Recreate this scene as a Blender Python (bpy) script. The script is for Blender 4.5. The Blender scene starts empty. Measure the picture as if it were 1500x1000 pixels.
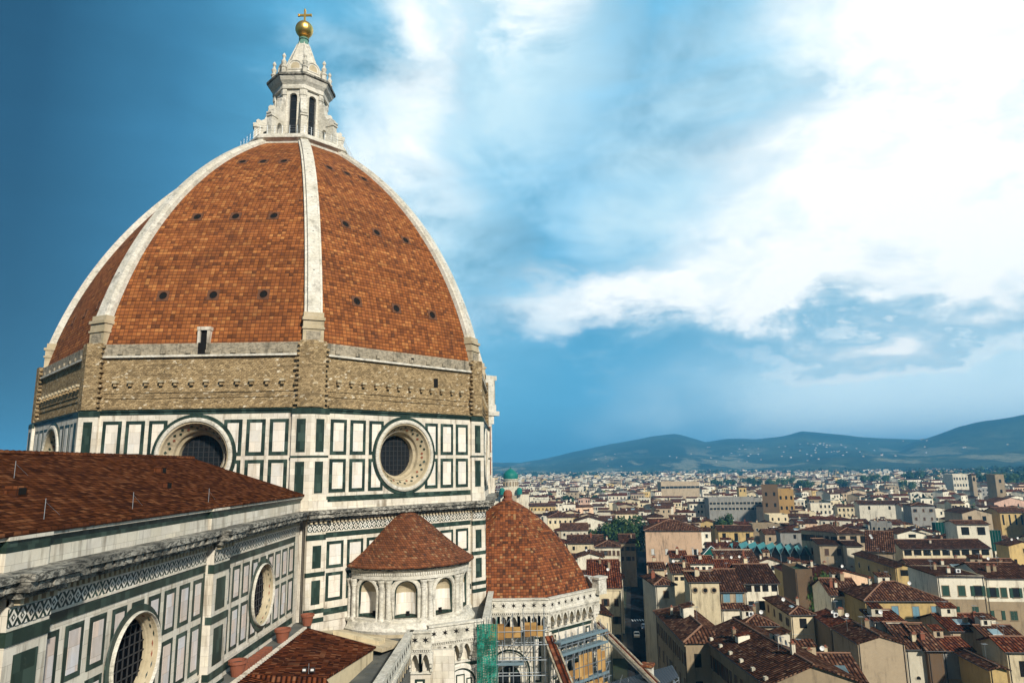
import bpy, math, random
import numpy as np
from mathutils import Vector, Matrix
from math import radians as RAD, sin, cos, pi, sqrt, atan2
random.seed(7)
SC = bpy.context.scene
COL = SC.collection

# ---------------------------------------------------------------- camera
FPX, PITCH, ROLL, YAW = 1000.0, .182, -.016, .001
CAM = Vector((30.8, -93.7, 50.0))
FWD = Vector((sin(YAW)*cos(PITCH), cos(YAW)*cos(PITCH), sin(PITCH)))
R0 = Vector((cos(YAW), -sin(YAW), 0)); U0 = R0.cross(FWD)
RIGHT = R0*cos(ROLL) + U0*sin(ROLL); UP = U0*cos(ROLL) - R0*sin(ROLL)
cd = bpy.data.cameras.new('camera'); cam = bpy.data.objects.new('camera', cd); COL.objects.link(cam)
cam.matrix_world = Matrix(((RIGHT.x, UP.x, -FWD.x, CAM.x), (RIGHT.y, UP.y, -FWD.y, CAM.y), (RIGHT.z, UP.z, -FWD.z, CAM.z), (0, 0, 0, 1)))
cd.sensor_width = 36; cd.lens = 24.0; cd.clip_start = .5; cd.clip_end = 40000
SC.camera = cam
def at(px, py, z):                                  # a point of the photograph put on the level z
    d = RIGHT*((px-750)/FPX) - UP*((py-500)/FPX) + FWD
    t = (z-CAM.z)/d.z
    return CAM + d*t

# ---------------------------------------------------------------- node helpers
class G:
    def __init__(s, nt): s.nt = nt
    def new(s, t, **kw):
        n = s.nt.nodes.new(t)
        for k, v in kw.items(): setattr(n, k, v)
        return n
    def put(s, sock, v):
        if v is None: return
        if isinstance(v, bpy.types.NodeSocket): s.nt.links.new(v, sock)
        elif isinstance(v, (tuple, list)) and len(v) == 3 and sock.type == 'RGBA': sock.default_value = (*v, 1)
        else: sock.default_value = v
    def m(s, op, a, b=None, c=None, clamp=False):
        n = s.new('ShaderNodeMath', operation=op, use_clamp=clamp)
        s.put(n.inputs[0], a); s.put(n.inputs[1], b)
        if c is not None: s.put(n.inputs[2], c)
        return n.outputs[0]
    def mix(s, f, a, b, mode='MIX'):
        n = s.new('ShaderNodeMix', data_type='RGBA', blend_type=mode)
        s.put(n.inputs[0], f); s.put(n.inputs[6], a); s.put(n.inputs[7], b)
        return n.outputs[2]
    def ramp(s, f, stops, interp='LINEAR'):
        n = s.new('ShaderNodeValToRGB'); r = n.color_ramp; r.interpolation = interp
        while len(r.elements) < len(stops): r.elements.new(.5)
        for e, (p, c) in zip(r.elements, stops):
            e.position = p; e.color = (*c, 1) if not isinstance(c, (int, float)) else (c, c, c, 1)
        s.put(n.inputs[0], f); return n.outputs[0]
    def noise(s, vec, scale, detail=4, rough=.55, dist=0):
        n = s.new('ShaderNodeTexNoise'); s.put(n.inputs['Vector'], vec)
        n.inputs['Scale'].default_value = scale; n.inputs['Detail'].default_value = detail
        n.inputs['Roughness'].default_value = rough; n.inputs['Distortion'].default_value = dist
        return n.outputs['Fac']
    def vmul(s, v, x, y, z=1):
        n = s.new('ShaderNodeVectorMath', operation='MULTIPLY'); s.put(n.inputs[0], v); n.inputs[1].default_value = (x, y, z)
        return n.outputs[0]
    def sep(s, v):
        n = s.new('ShaderNodeSeparateXYZ'); s.put(n.inputs[0], v); return n.outputs
    def com(s, x, y, z=0):
        n = s.new('ShaderNodeCombineXYZ'); s.put(n.inputs[0], x); s.put(n.inputs[1], y); s.put(n.inputs[2], z); return n.outputs[0]
    def white(s, vec):
        n = s.new('ShaderNodeTexWhiteNoise', noise_dimensions='3D'); s.put(n.inputs['Vector'], vec); return n.outputs['Value']
    def uv(s): return s.new('ShaderNodeUVMap').outputs[0]
    def pos(s): return s.new('ShaderNodeNewGeometry').outputs['Position']
    def sstep(s, v, a, b):
        n = s.new('ShaderNodeMapRange', interpolation_type='SMOOTHSTEP')
        s.put(n.inputs['Value'], v); n.inputs['From Min'].default_value = a; n.inputs['From Max'].default_value = b
        return n.outputs[0]
    def cells(s, uv, w, h, shift=.5, seed=0):        # random number per tile, and position inside the tile
        x, y, _ = s.sep(uv)
        v = s.m('DIVIDE', y, h); row = s.m('FLOOR', v)
        odd = s.m('MULTIPLY', s.m('FRACT', s.m('MULTIPLY', row, .5)), 2*shift)
        u = s.m('ADD', s.m('DIVIDE', x, w), odd); c = s.m('FLOOR', u)
        return s.white(s.com(c, row, seed)), s.m('FRACT', u), s.m('FRACT', v), s.white(s.com(c, row, seed+7.3))

MATS = {}
def material(name, rough=.8, spec=.3):
    m = bpy.data.materials.new(name); m.use_nodes = True; nt = m.node_tree; b = nt.nodes['Principled BSDF']
    b.inputs['Roughness'].default_value = rough; b.inputs['Specular IOR Level'].default_value = spec
    MATS[name] = m
    g = G(nt)
    def col(c): g.put(b.inputs['Base Color'], c)
    def bump(h, strength=.5, dist=.05):
        n = g.new('ShaderNodeBump'); n.inputs['Strength'].default_value = strength; n.inputs['Distance'].default_value = dist
        g.put(n.inputs['Height'], h); nt.links.new(n.outputs[0], b.inputs['Normal'])
    return g, col, bump, b

# ---------------------------------------------------------------- sky, sun, exposure
SUNDIR = Vector((.46, -.80, .56)).normalized()
SUN_EL = math.asin(SUNDIR.z); SUN_AZ = atan2(SUNDIR.x, SUNDIR.y)
W = bpy.data.worlds.new('World'); SC.world = W; W.use_nodes = True
g = G(W.node_tree); bgn = W.node_tree.nodes['Background']
sky = g.new('ShaderNodeTexSky', sky_type='NISHITA'); sky.sun_disc = False
sky.sun_elevation = SUN_EL; sky.sun_rotation = SUN_AZ; sky.ozone_density = 3; sky.air_density = 1.2
d = g.new('ShaderNodeTexCoord').outputs['Generated']
dx, dy, dz = g.sep(d)
az = g.m('ARCTAN2', dx, dy)                           # 0 straight down the nave, + to the south
el = g.m('ARCSINE', dz)
dome = g.com(az, g.m('MULTIPLY', el, 1.35), 0)
n1 = g.noise(g.vmul(d, 1, 1, 1.5), 2.6, 4, .5, .3)
n2 = g.noise(g.vmul(d, 1, 1, 1.7), 5.6, 9, .60, .25)
n3 = g.noise(g.vmul(d, 1, 1, 1.8), 9, 8, .62, .25)
nb = g.noise(g.vmul(d, 1.0, 1, 4.0), 3.6, 7, .58, .6)    # long banks lying one above another
c1_ = g.m('SUBTRACT', n1, .5); c2_ = g.m('SUBTRACT', n2, .5); cb_ = g.m('SUBTRACT', nb, .5)
wx = g.m('MULTIPLY_ADD', c1_, .30, g.m('MULTIPLY_ADD', c2_, .30, az))
wy = g.m('MULTIPLY_ADD', c2_, .26, g.m('MULTIPLY_ADD', cb_, .16, el))
def blob(ca, ce, ra, re, tilt=0, lo=1.0, hi=.0):      # soft cloud bank round a bearing and an elevation
    a = g.m('SUBTRACT', wx, ca); e = g.m('SUBTRACT', wy, ce)
    c, s = cos(tilt), sin(tilt)
    a2 = g.m('ADD', g.m('MULTIPLY', a, c/ra), g.m('MULTIPLY', e, s/ra))
    e2 = g.m('ADD', g.m('MULTIPLY', a, -s/re), g.m('MULTIPLY', e, c/re))
    r = g.m('SQRT', g.m('ADD', g.m('MULTIPLY', a2, a2), g.m('MULTIPLY', e2, e2)))
    return g.sstep(r, lo, hi)
def mx(*a):
    r = a[0]
    for b in a[1:]: r = g.m('MAXIMUM', r, b)
    return r
def k_(b, f): return g.m('MULTIPLY', b, f)
# rain cloud: deep blue in the north (left), clearer blue to the south (right)
base = g.ramp(g.m('ADD', g.m('MULTIPLY', az, .62), .5), [(.0, (.010, .050, .105)), (.10, (.013, .068, .14)), (.20, (.042, .19, .34)), (.30, (.095, .36, .57)), (.42, (.12, .44, .66)), (.56, (.10, .40, .64)), (.72, (.13, .44, .67)), (.87, (.26, .57, .74))])
lowdark = g.m('MULTIPLY_ADD', g.m('MULTIPLY', g.sstep(az, -.38, -.62), g.sstep(el, .42, .1)), -.25, 1.0)
base = g.mix(1.0, base, g.com(lowdark, lowdark, lowdark), 'MULTIPLY')
calm = g.m('MULTIPLY_ADD', g.sstep(el, .10, .32), .75, .25)                     # rain veil: smooth near the hills
sh = g.m('MULTIPLY_ADD', g.m('ADD', g.m('MULTIPLY', c2_, .8), cb_), g.m('MULTIPLY', calm, g.m('MULTIPLY_ADD', g.sstep(az, -.65, -.1), .9, .35)), 1.0)
base = g.mix(1.0, base, g.com(sh, sh, sh), 'MULTIPLY')
pale = mx(k_(blob(.62, .075, .44, .11, 0, 1.35, .3), 1.25), k_(blob(.02, .62, .20, .30, .35, 1.5, .1), 1.0), k_(blob(-.12, .48, .15, .30, .1, 1.5, .15), .95),
          k_(blob(.36, .42, .30, .20, .55, 1.5, .3), .85), k_(blob(.05, .25, .2, .05, 0, 1.4, .2), .6), k_(blob(.75, .68, .2, .15, 0, 1.3, .2), .8))
pale = g.m('MULTIPLY', pale, g.m('MULTIPLY_ADD', c2_, 2.4, .80), None, True)
bright = mx(blob(.58, .355, .30, .15, .25, 1.35, .6), blob(.66, .52, .20, .20, 0, 1.45, .5), blob(.30, .235, .30, .050, .06, 1.5, .4), blob(.60, .25, .38, .085, 0, 1.35, .6),
            k_(blob(.05, .68, .09, .09, .5, 1.4, .2), .95), k_(blob(-.13, .60, .07, .12, .15, 1.7, .0), .8), k_(blob(-.13, .46, .08, .09, .0, 1.8, .0), .8), k_(blob(.52, .135, .20, .016, 0, 1.7, .0), .55))
bright = g.m('MULTIPLY', bright, g.m('MULTIPLY_ADD', g.m('SUBTRACT', n3, .5), 1.8, 1.06), None, True)
under = mx(k_(blob(.52, .165, .46, .024, 0, 1.4, .2), .75), k_(blob(.42, .44, .10, .035, .5, 1.4, .1), .45), k_(blob(.78, .62, .12, .05, .3, 1.4, .1), .5))
c1 = g.mix(pale, base, (.57, .80, .90))
c1 = g.mix(under, c1, (.15, .42, .62))
rain = g.m('MULTIPLY', g.sstep(el, .19, .03), g.sstep(g.m('MULTIPLY_ADD', c1_, .5, az), .08, .55))
c1 = g.mix(g.m('MULTIPLY', rain, .9), c1, (1.0, 1.2, 1.24))
c2 = g.mix(bright, c1, (1.08, 1.09, 1.06))
c2 = g.mix(k_(under, .55), c2, (.36, .62, .76))
behind = g.sstep(g.m('ABSOLUTE', az), 1.1, 1.6)       # unseen sky behind the view, made dark to cut the fill light
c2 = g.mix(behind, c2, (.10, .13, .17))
c2 = g.mix(g.sstep(el, .85, 1.3), c2, (.10, .16, .22))  # unseen sky overhead darkened as well, to lower the fill
bgn.inputs['Strength'].default_value = .07; W.node_tree.links.new(sky.outputs[0], bgn.inputs['Color'])
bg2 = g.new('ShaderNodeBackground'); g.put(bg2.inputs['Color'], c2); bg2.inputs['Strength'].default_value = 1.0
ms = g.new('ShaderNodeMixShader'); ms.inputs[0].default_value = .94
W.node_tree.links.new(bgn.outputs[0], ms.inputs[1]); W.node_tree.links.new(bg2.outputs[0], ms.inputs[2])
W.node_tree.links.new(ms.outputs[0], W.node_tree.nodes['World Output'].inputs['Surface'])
sl = bpy.data.lights.new('sun', 'SUN'); so = bpy.data.objects.new('sun', sl); COL.objects.link(so)
sl.energy = 5.0; sl.angle = RAD(3); sl.color = (1.0, .94, .83)
so.rotation_euler = SUNDIR.to_track_quat('Z', 'Y').to_euler()
SC.view_settings.view_transform = 'Standard'; SC.view_settings.look = 'None'; SC.view_settings.exposure = .27; SC.view_settings.gamma = 1
SC.cycles.use_denoising = True; SC.cycles.max_bounces = 6; SC.cycles.diffuse_bounces = 3; SC.cycles.volume_bounces = 0

# ---------------------------------------------------------------- materials
def stone(name, c1, c2, stain, st=.45, rough=.7, streak=True, slabs=None, grime=0):
    g, col, bump, b = material(name, rough)
    p = g.pos(); a = g.noise(p, .55, 5); f = g.noise(p, 3.1, 4, .65)
    s = g.noise(g.vmul(p, 1.6, 1.6, .22), 1.0, 5, .6) if streak else g.noise(p, .9, 6, .7)
    c = g.mix(g.sstep(a, .35, .65), c1, c2)
    if slabs:
        r, fu, fv, r2 = g.cells(g.uv(), slabs[0], slabs[1], .5)
        c = g.mix(g.m('MULTIPLY', r, slabs[3]), c, slabs[2])
        v = g.m('MULTIPLY_ADD', r2, .22, .88); c = g.mix(1, c, g.com(v, v, v), 'MULTIPLY')
        j = g.m('MAXIMUM', g.m('LESS_THAN', fu, .02), g.m('LESS_THAN', fv, .03)); c = g.mix(g.m('MULTIPLY', j, .45), c, stain)
    c = g.mix(g.m('MULTIPLY', g.sstep(s, .5, .74), st), c, stain)
    if grime:
        q = g.noise(g.vmul(p, 1, 1, 2.5), 2.3, 6, .72, .6); c = g.mix(g.m('MULTIPLY', g.sstep(q, .44, .58), grime), c, stain)
    v = g.m('MULTIPLY_ADD', f, .3, .85); c = g.mix(1, c, g.com(v, v, v), 'MULTIPLY')
    col(c); bump(f, .25 if not grime else .7, .04 if not grime else .12)
stone('white_marble', (.66, .61, .50), (.61, .54, .42), (.14, .10, .06), .75, .6, True, (1.15, .62, (.70, .64, .56), .6))
stone('panel_marble', (.70, .68, .63), (.73, .70, .62), (.32, .25, .16), .5, .55, True, (.9, 1.1, (.72, .58, .42), .45))
stone('nave_marble', (.60, .60, .62), (.66, .60, .55), (.30, .22, .14), .35, .55, True, (.8, .9, (.66, .48, .36), .7))
stone('rib_marble', (.70, .66, .57), (.60, .56, .46), (.11, .10, .08), .7, .7, False, None, .28)
stone('ochre_stone', (.48, .40, .27), (.40, .33, .21), (.10, .085, .06), .6, .85, False)
stone('grey_plaster', (.34, .29, .21), (.40, .34, .25), (.06, .055, .04), .8, .9, True, None, .55)
stone('weathered_stone', (.16, .15, .125), (.46, .43, .36), (.012, .013, .012), .8, .85, False, None, .85)
stone('lead_walk', (.085, .09, .085), (.13, .13, .115), (.04, .045, .035), .6, .8, False)
def green():
    g, col, bump, b = material('green_marble', .45, .4)
    r, fu, fv, r2 = g.cells(g.uv(), .42, .8, .5)
    c = g.ramp(r, [(0, (.010, .022, .016)), (.6, (.018, .036, .026)), (1, (.045, .075, .058))])
    n = g.noise(g.pos(), 4, 5, .7); c = g.mix(g.m('MULTIPLY', g.sstep(n, .55, .8), .35), c, (.10, .13, .10)); col(c)
green()
def masonry():
    g, col, bump, b = material('rough_masonry', .95, .1)
    u = g.uv(); p = g.pos()
    wob = g.m('MULTIPLY_ADD', g.noise(p, 2.2, 3), .55, 0)
    x, y, _ = g.sep(u); uvw = g.com(g.m('ADD', x, wob), g.m('ADD', y, wob), 0)
    r, fu, fv, r2 = g.cells(uvw, .30, .17, .5)
    c = g.ramp(r, [(0, (.22, .155, .08)), (.35, (.34, .24, .125)), (.7, (.43, .31, .165)), (.93, (.48, .35, .19)), (1, (.68, .58, .42))])
    j = g.m('MAXIMUM', g.m('LESS_THAN', fu, .1), g.m('LESS_THAN', fv, .2)); c = g.mix(g.m('MULTIPLY', j, .55), c, (.075, .056, .033)); cs = g.sstep(g.noise(g.vmul(p, .12, .12, 2.6), 1.0, 4, .7), .56, .64); c = g.mix(g.m('MULTIPLY', cs, .45), c, (.085, .06, .034))
    n = g.noise(p, .55, 6, .65); c = g.mix(g.m('MULTIPLY', g.sstep(n, .48, .7), .4), c, (.12, .085, .045))
    n2 = g.noise(p, 3.4, 5, .75); c = g.mix(g.m('MULTIPLY', g.sstep(n2, .60, .72), .55), c, (.46, .38, .26)); n4 = g.noise(g.vmul(p, 1, 1, 1.7), 2.6, 6, .75); c = g.mix(g.m('MULTIPLY', g.sstep(n4, .58, .66), .7), c, (.055, .040, .022)); col(c)
    bump(g.m('ADD', g.m('MULTIPLY', r2, .6), g.m('MULTIPLY', g.m('SUBTRACT', 1, j), .6)), .9, .12)
masonry()
def dometile(name, w, h, dark, stops):
    g, col, bump, b = material(name, .85, .15)
    u = g.uv(); r, fu, fv, r2 = g.cells(u, w, h, .0)
    c = g.ramp(r, stops)
    p = g.pos(); n = g.noise(p, .16, 5, .6); n3 = g.noise(g.vmul(u, 1, .12), 1.3, 4, .6)
    c = g.mix(g.m('MULTIPLY', g.sstep(n, .46, .72), .38), c, dark)
    c = g.mix(g.m('MULTIPLY', g.sstep(n3, .56, .74), .45), c, dark)
    big = g.m('MULTIPLY_ADD', g.white(g.com(g.m('FLOOR', g.m('DIVIDE', g.sep(u)[0], w*5)), g.m('FLOOR', g.m('DIVIDE', g.sep(u)[1], h*3)), 3)), .2, .90)
    c = g.mix(1, c, g.com(big, big, big), 'MULTIPLY')
    j = g.m('MAXIMUM', g.m('LESS_THAN', fu, .13), g.m('LESS_THAN', fv, .2)); c = g.mix(g.m('MULTIPLY', j, .6), c, (.022, .012, .008)); rw = g.white(g.com(0, g.m('FLOOR', g.m('DIVIDE', g.sep(u)[1], h)), 5)); rv = g.m('MULTIPLY_ADD', rw, .26, .86); c = g.mix(1, c, g.com(rv, rv, rv), 'MULTIPLY'); col(c)
    hgt = g.m('MULTIPLY', g.m('SUBTRACT', 1, j), g.m('MULTIPLY_ADD', g.m('SUBTRACT', 1, fv), .5, .6)); bump(hgt, .8, .08)
OR = [(0, (.12, .042, .016)), (.15, (.20, .063, .019)), (.5, (.27, .087, .025)), (.85, (.325, .112, .032)), (1, (.41, .17, .052))]
dometile('dome_tile', .44, .40, (.060, .026, .016), OR)
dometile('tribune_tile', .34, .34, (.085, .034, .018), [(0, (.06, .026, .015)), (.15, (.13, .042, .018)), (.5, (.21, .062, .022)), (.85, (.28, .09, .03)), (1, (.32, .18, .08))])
def rooftile(name, stops, w=.62, h=.5, mott=.5):
    g, col, bump, b = material(name, 1.0, .0)
    u = g.uv(); x, y, _ = g.sep(u)
    r, fu, fv, r2 = g.cells(u, w, h, .0)
    c = g.ramp(r, stops)
    oi = g.new('ShaderNodeObjectInfo').outputs['Random']
    n = g.noise(g.pos(), .22, 5, .65); c = g.mix(g.m('MULTIPLY', g.sstep(n, .44, .68), mott), c, (.028, .017, .013))
    v = g.m('MULTIPLY_ADD', oi, .5, .75); c = g.mix(1, c, g.com(v, v, v), 'MULTIPLY')
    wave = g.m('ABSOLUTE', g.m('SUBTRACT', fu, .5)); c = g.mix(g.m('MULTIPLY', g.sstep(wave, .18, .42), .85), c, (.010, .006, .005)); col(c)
    bump(g.m('SUBTRACT', 1, g.m('MULTIPLY', g.m('MULTIPLY', wave, wave), 4)), 1.0, .12)
rooftile('roof_brown', [(0, (.034, .017, .012)), (.4, (.088, .037, .021)), (.8, (.13, .057, .032)), (1, (.23, .135, .085))])
rooftile('roof_red', [(0, (.04, .014, .009)), (.4, (.105, .028, .013)), (.8, (.16, .046, .020)), (1, (.23, .10, .055))])
rooftile('roof_dark', [(0, (.022, .011, .008)), (.5, (.056, .025, .015)), (.9, (.088, .038, .023)), (1, (.16, .09, .058))])
def naveroof():
    g, col, bump, b = material('nave_tile', 1.0, .0)
    u = g.uv(); r, fu, fv, r2 = g.cells(u, .45, .34, .5)
    c = g.ramp(r, [(0, (.040, .015, .008)), (.4, (.098, .033, .014)), (.8, (.145, .049, .020)), (1, (.20, .08, .035))])
    n = g.noise(g.pos(), .35, 6, .65); c = g.mix(g.m('MULTIPLY', g.sstep(n, .42, .7), .45), c, (.04, .016, .011))
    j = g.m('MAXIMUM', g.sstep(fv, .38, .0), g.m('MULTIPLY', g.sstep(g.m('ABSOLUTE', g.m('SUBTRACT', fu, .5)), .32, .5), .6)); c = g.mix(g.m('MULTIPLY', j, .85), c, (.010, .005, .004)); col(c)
    bump(g.m('ADD', g.m('SUBTRACT', 1, fv), g.m('MULTIPLY', r2, .5)), 1.0, .10)
naveroof()
rooftile('aisle_tile', [(0, (.045, .015, .009)), (.4, (.13, .037, .015)), (.8, (.19, .056, .022)), (1, (.28, .12, .06))], .34, .40)
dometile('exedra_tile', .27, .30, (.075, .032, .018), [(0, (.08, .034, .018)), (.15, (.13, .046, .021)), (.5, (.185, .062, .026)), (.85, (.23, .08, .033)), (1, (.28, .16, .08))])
def plaster(name, c, stain=(.13, .10, .07), amt=.6):
    g, col, bump, b = material(name, .92, .1)
    p = g.pos(); oi = g.new('ShaderNodeObjectInfo').outputs['Random']
    a = g.noise(p, .22, 5, .6); s = g.noise(g.vmul(p, 1, 1, .2), .9, 5, .62)
    k = g.mix(g.m('MULTIPLY', g.sstep(a, .4, .7), .5), c, tuple(x*.72 for x in c))
    pt = g.noise(g.m if False else p, .75, 6, .7, .8); k = g.mix(g.m('MULTIPLY', g.sstep(pt, .60, .66), .35), k, tuple(x*.55+.03 for x in c)); k = g.mix(g.m('MULTIPLY', g.sstep(pt, .36, .30), .4), k, tuple(min(.75, x*1.15+.04) for x in c))
    k = g.mix(g.m('MULTIPLY', g.sstep(s, .5, .72), amt), k, stain)
    v = g.m('MULTIPLY_ADD', oi, .3, .85); k = g.mix(1, k, g.com(v, v, v), 'MULTIPLY')
    f = g.noise(p, 2.0, 4, .7); v = g.m('MULTIPLY_ADD', f, .3, .85); k = g.mix(1, k, g.com(v, v, v), 'MULTIPLY'); col(k)
PL = dict(cream=(.62, .52, .34), white=(.72, .66, .52), yellow=(.56, .40, .17), peach=(.64, .44, .29), beige=(.42, .33, .22), tan=(.32, .245, .155), grey=(.30, .29, .26), brown=(.16, .105, .062), ochre=(.44, .27, .10), pink=(.50, .33, .25), pale=(.62, .56, .43))
for k, c in PL.items(): plaster('plaster_'+k, c)
def plain(name, c, rough=.6, spec=.3, metal=0, var=.2, scale=3):
    g, col, bump, b = material(name, rough, spec); b.inputs['Metallic'].default_value = metal
    f = g.noise(g.pos(), scale, 4, .6); v = g.m('MULTIPLY_ADD', f, 2*var, 1-var); col(g.mix(1, c, g.com(v, v, v), 'MULTIPLY'))
plain('port_frame', (.13, .060, .034), .9, .1)
plain('gold', (.95, .60, .16), .36, .5, 1.0, .1)
plain('copper_green', (.10, .22, .17), .7)
plain('sheet_dark', (.006, .07, .055), .8, .1, 0, .4, .8)
plain('synagogue_green', (.004, .15, .115), .5, .3, 0, .25, .4)
plain('black_glass', (.004, .004, .005), 1.0, 0, 0, .3, 1.5)
plain('glass_dark', (.010, .013, .016), .4, .25, 0, .3, 1.5)
plain('dark_void', (.012, .011, .010), .9, .1)
plain('iron', (.03, .03, .032), .6, .4)
plain('steel_tube', (.30, .33, .35), .45, .5, .6)
plain('deck_blue', (.13, .19, .22), .6, .3)
def boards():
    g, col, bump, b = material('plywood', .9, .1); p = g.pos(); x, y, z = g.sep(p)
    r = g.white(g.com(g.m('FLOOR', g.m('MULTIPLY', g.m('ADD', x, y), 1.15)), g.m('FLOOR', g.m('MULTIPLY', z, .8)), 2))
    c = g.ramp(r, [(0, (.22, .115, .04)), (.5, (.36, .20, .065)), (1, (.46, .29, .11))]); n = g.noise(g.vmul(p, 1.2, 1.2, .5), 1.6, 5, .65); col(g.mix(g.m('MULTIPLY', g.sstep(n, .5, .7), .6), c, (.12, .075, .035)))
boards()
plain('slate_sheet', (.035, .043, .055), .6, .4, 0, .3, 1.0)
plain('terracotta', (.23, .075, .04), .85)
plain('shutter_blue', (.13, .25, .31), .7); plain('shutter_green', (.012, .05, .032), .7); plain('shutter_brown', (.07, .035, .02), .7); plain('shutter_white', (.55, .54, .50), .7)
plain('skylight_glass', (.20, .28, .30), .25, .6, 0, .3, .6)
plain('teal_sheet', (.035, .17, .18), .55, .4, 0, .25, .4)
plain('green_sheet', (.02, .12, .085), .6, .3, 0, .3, .4)
plain('white_paint', (.72, .71, .68), .6)
plain('bark', (.06, .042, .028), .95)
plain('asphalt', (.012, .013, .016), 1.0, .0, 0, .3, .3)
plain('paving', (.035, .034, .034), 1.0, .0, 0, .3, .5)
plain('road_paint', (.55, .55, .53), .8)
plain('ridge_tile', (.22, .12, .075), .9, .2, 0, .3, 2)
plain('tyre', (.02, .02, .02), .8); plain('paint_dark', (.02, .03, .05), .3, .5)
def foliage(name, a, bb):
    g, col, bump, b = material(name, .8, .15)
    n = g.noise(g.pos(), .9, 3, .6); c = g.mix(g.sstep(n, .35, .65), a, bb); col(c)
foliage('leaf_dark', (.012, .030, .012), (.030, .062, .020)); foliage('leaf_mid', (.035, .075, .018), (.075, .125, .03)); foliage('leaf_cypress', (.008, .020, .012), (.018, .036, .018))
def netting():
    g, col, bump, b = material('green_netting', .8, .1)
    n = g.noise(g.pos(), 1.6, 5, .65); col(g.mix(g.sstep(n, .4, .65), (.008, .09, .06), (.02, .24, .17)))
    nt = b.id_data; tr = g.new('ShaderNodeBsdfTransparent'); mixs = g.new('ShaderNodeMixShader')
    r, fu, fv, r2 = g.cells(g.uv(), .22, .22, 0)
    hole = g.m('MULTIPLY', g.m('GREATER_THAN', fu, .35), g.m('GREATER_THAN', fv, .35)); g.put(mixs.inputs[0], g.m('MULTIPLY', hole, .45))
    nt.links.new(b.outputs[0], mixs.inputs[1]); nt.links.new(tr.outputs[0], mixs.inputs[2]); nt.links.new(mixs.outputs[0], nt.nodes['Material Output'].inputs[0])
netting()
def emit(name, c, s):
    g, col, bump, b = material(name); b.inputs['Emission Color'].default_value = (*c, 1); b.inputs['Emission Strength'].default_value = s
emit('lamp_light', (1, .8, .5), 6)
def groundmat():
    g, col, bump, b = material('ground_mat', .95, .1)
    p = g.pos(); a = g.noise(p, .012, 6, .65); c = g.mix(g.sstep(a, .4, .6), (.055, .048, .04), (.03, .045, .022)); col(c)
groundmat()
def hillmat():
    g, col, bump, b = material('hill_cover', .95, .05)
    p = g.pos(); a = g.noise(p, .0016, 7, .62); f = g.noise(p, .012, 5, .6)
    c = g.mix(g.sstep(a, .38, .62), (.008, .020, .011), (.050, .072, .035))
    c = g.mix(g.m('MULTIPLY', g.sstep(f, .46, .66), .75), c, (.010, .024, .014))
    x, y, z = g.sep(p)
    low = g.sstep(z, 230, 40); fld = g.m('MULTIPLY', g.sstep(g.noise(g.vmul(p, 1, .35, 1), .0042, 5, .6), .53, .60), low)
    c = g.mix(g.m('MULTIPLY', fld, .85), c, (.24, .22, .13)); wd = g.noise(p, .022, 4, .7); c = g.mix(g.m('MULTIPLY', g.sstep(wd, .52, .62), .6), c, (.006, .014, .010)); col(c)
hillmat()

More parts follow.
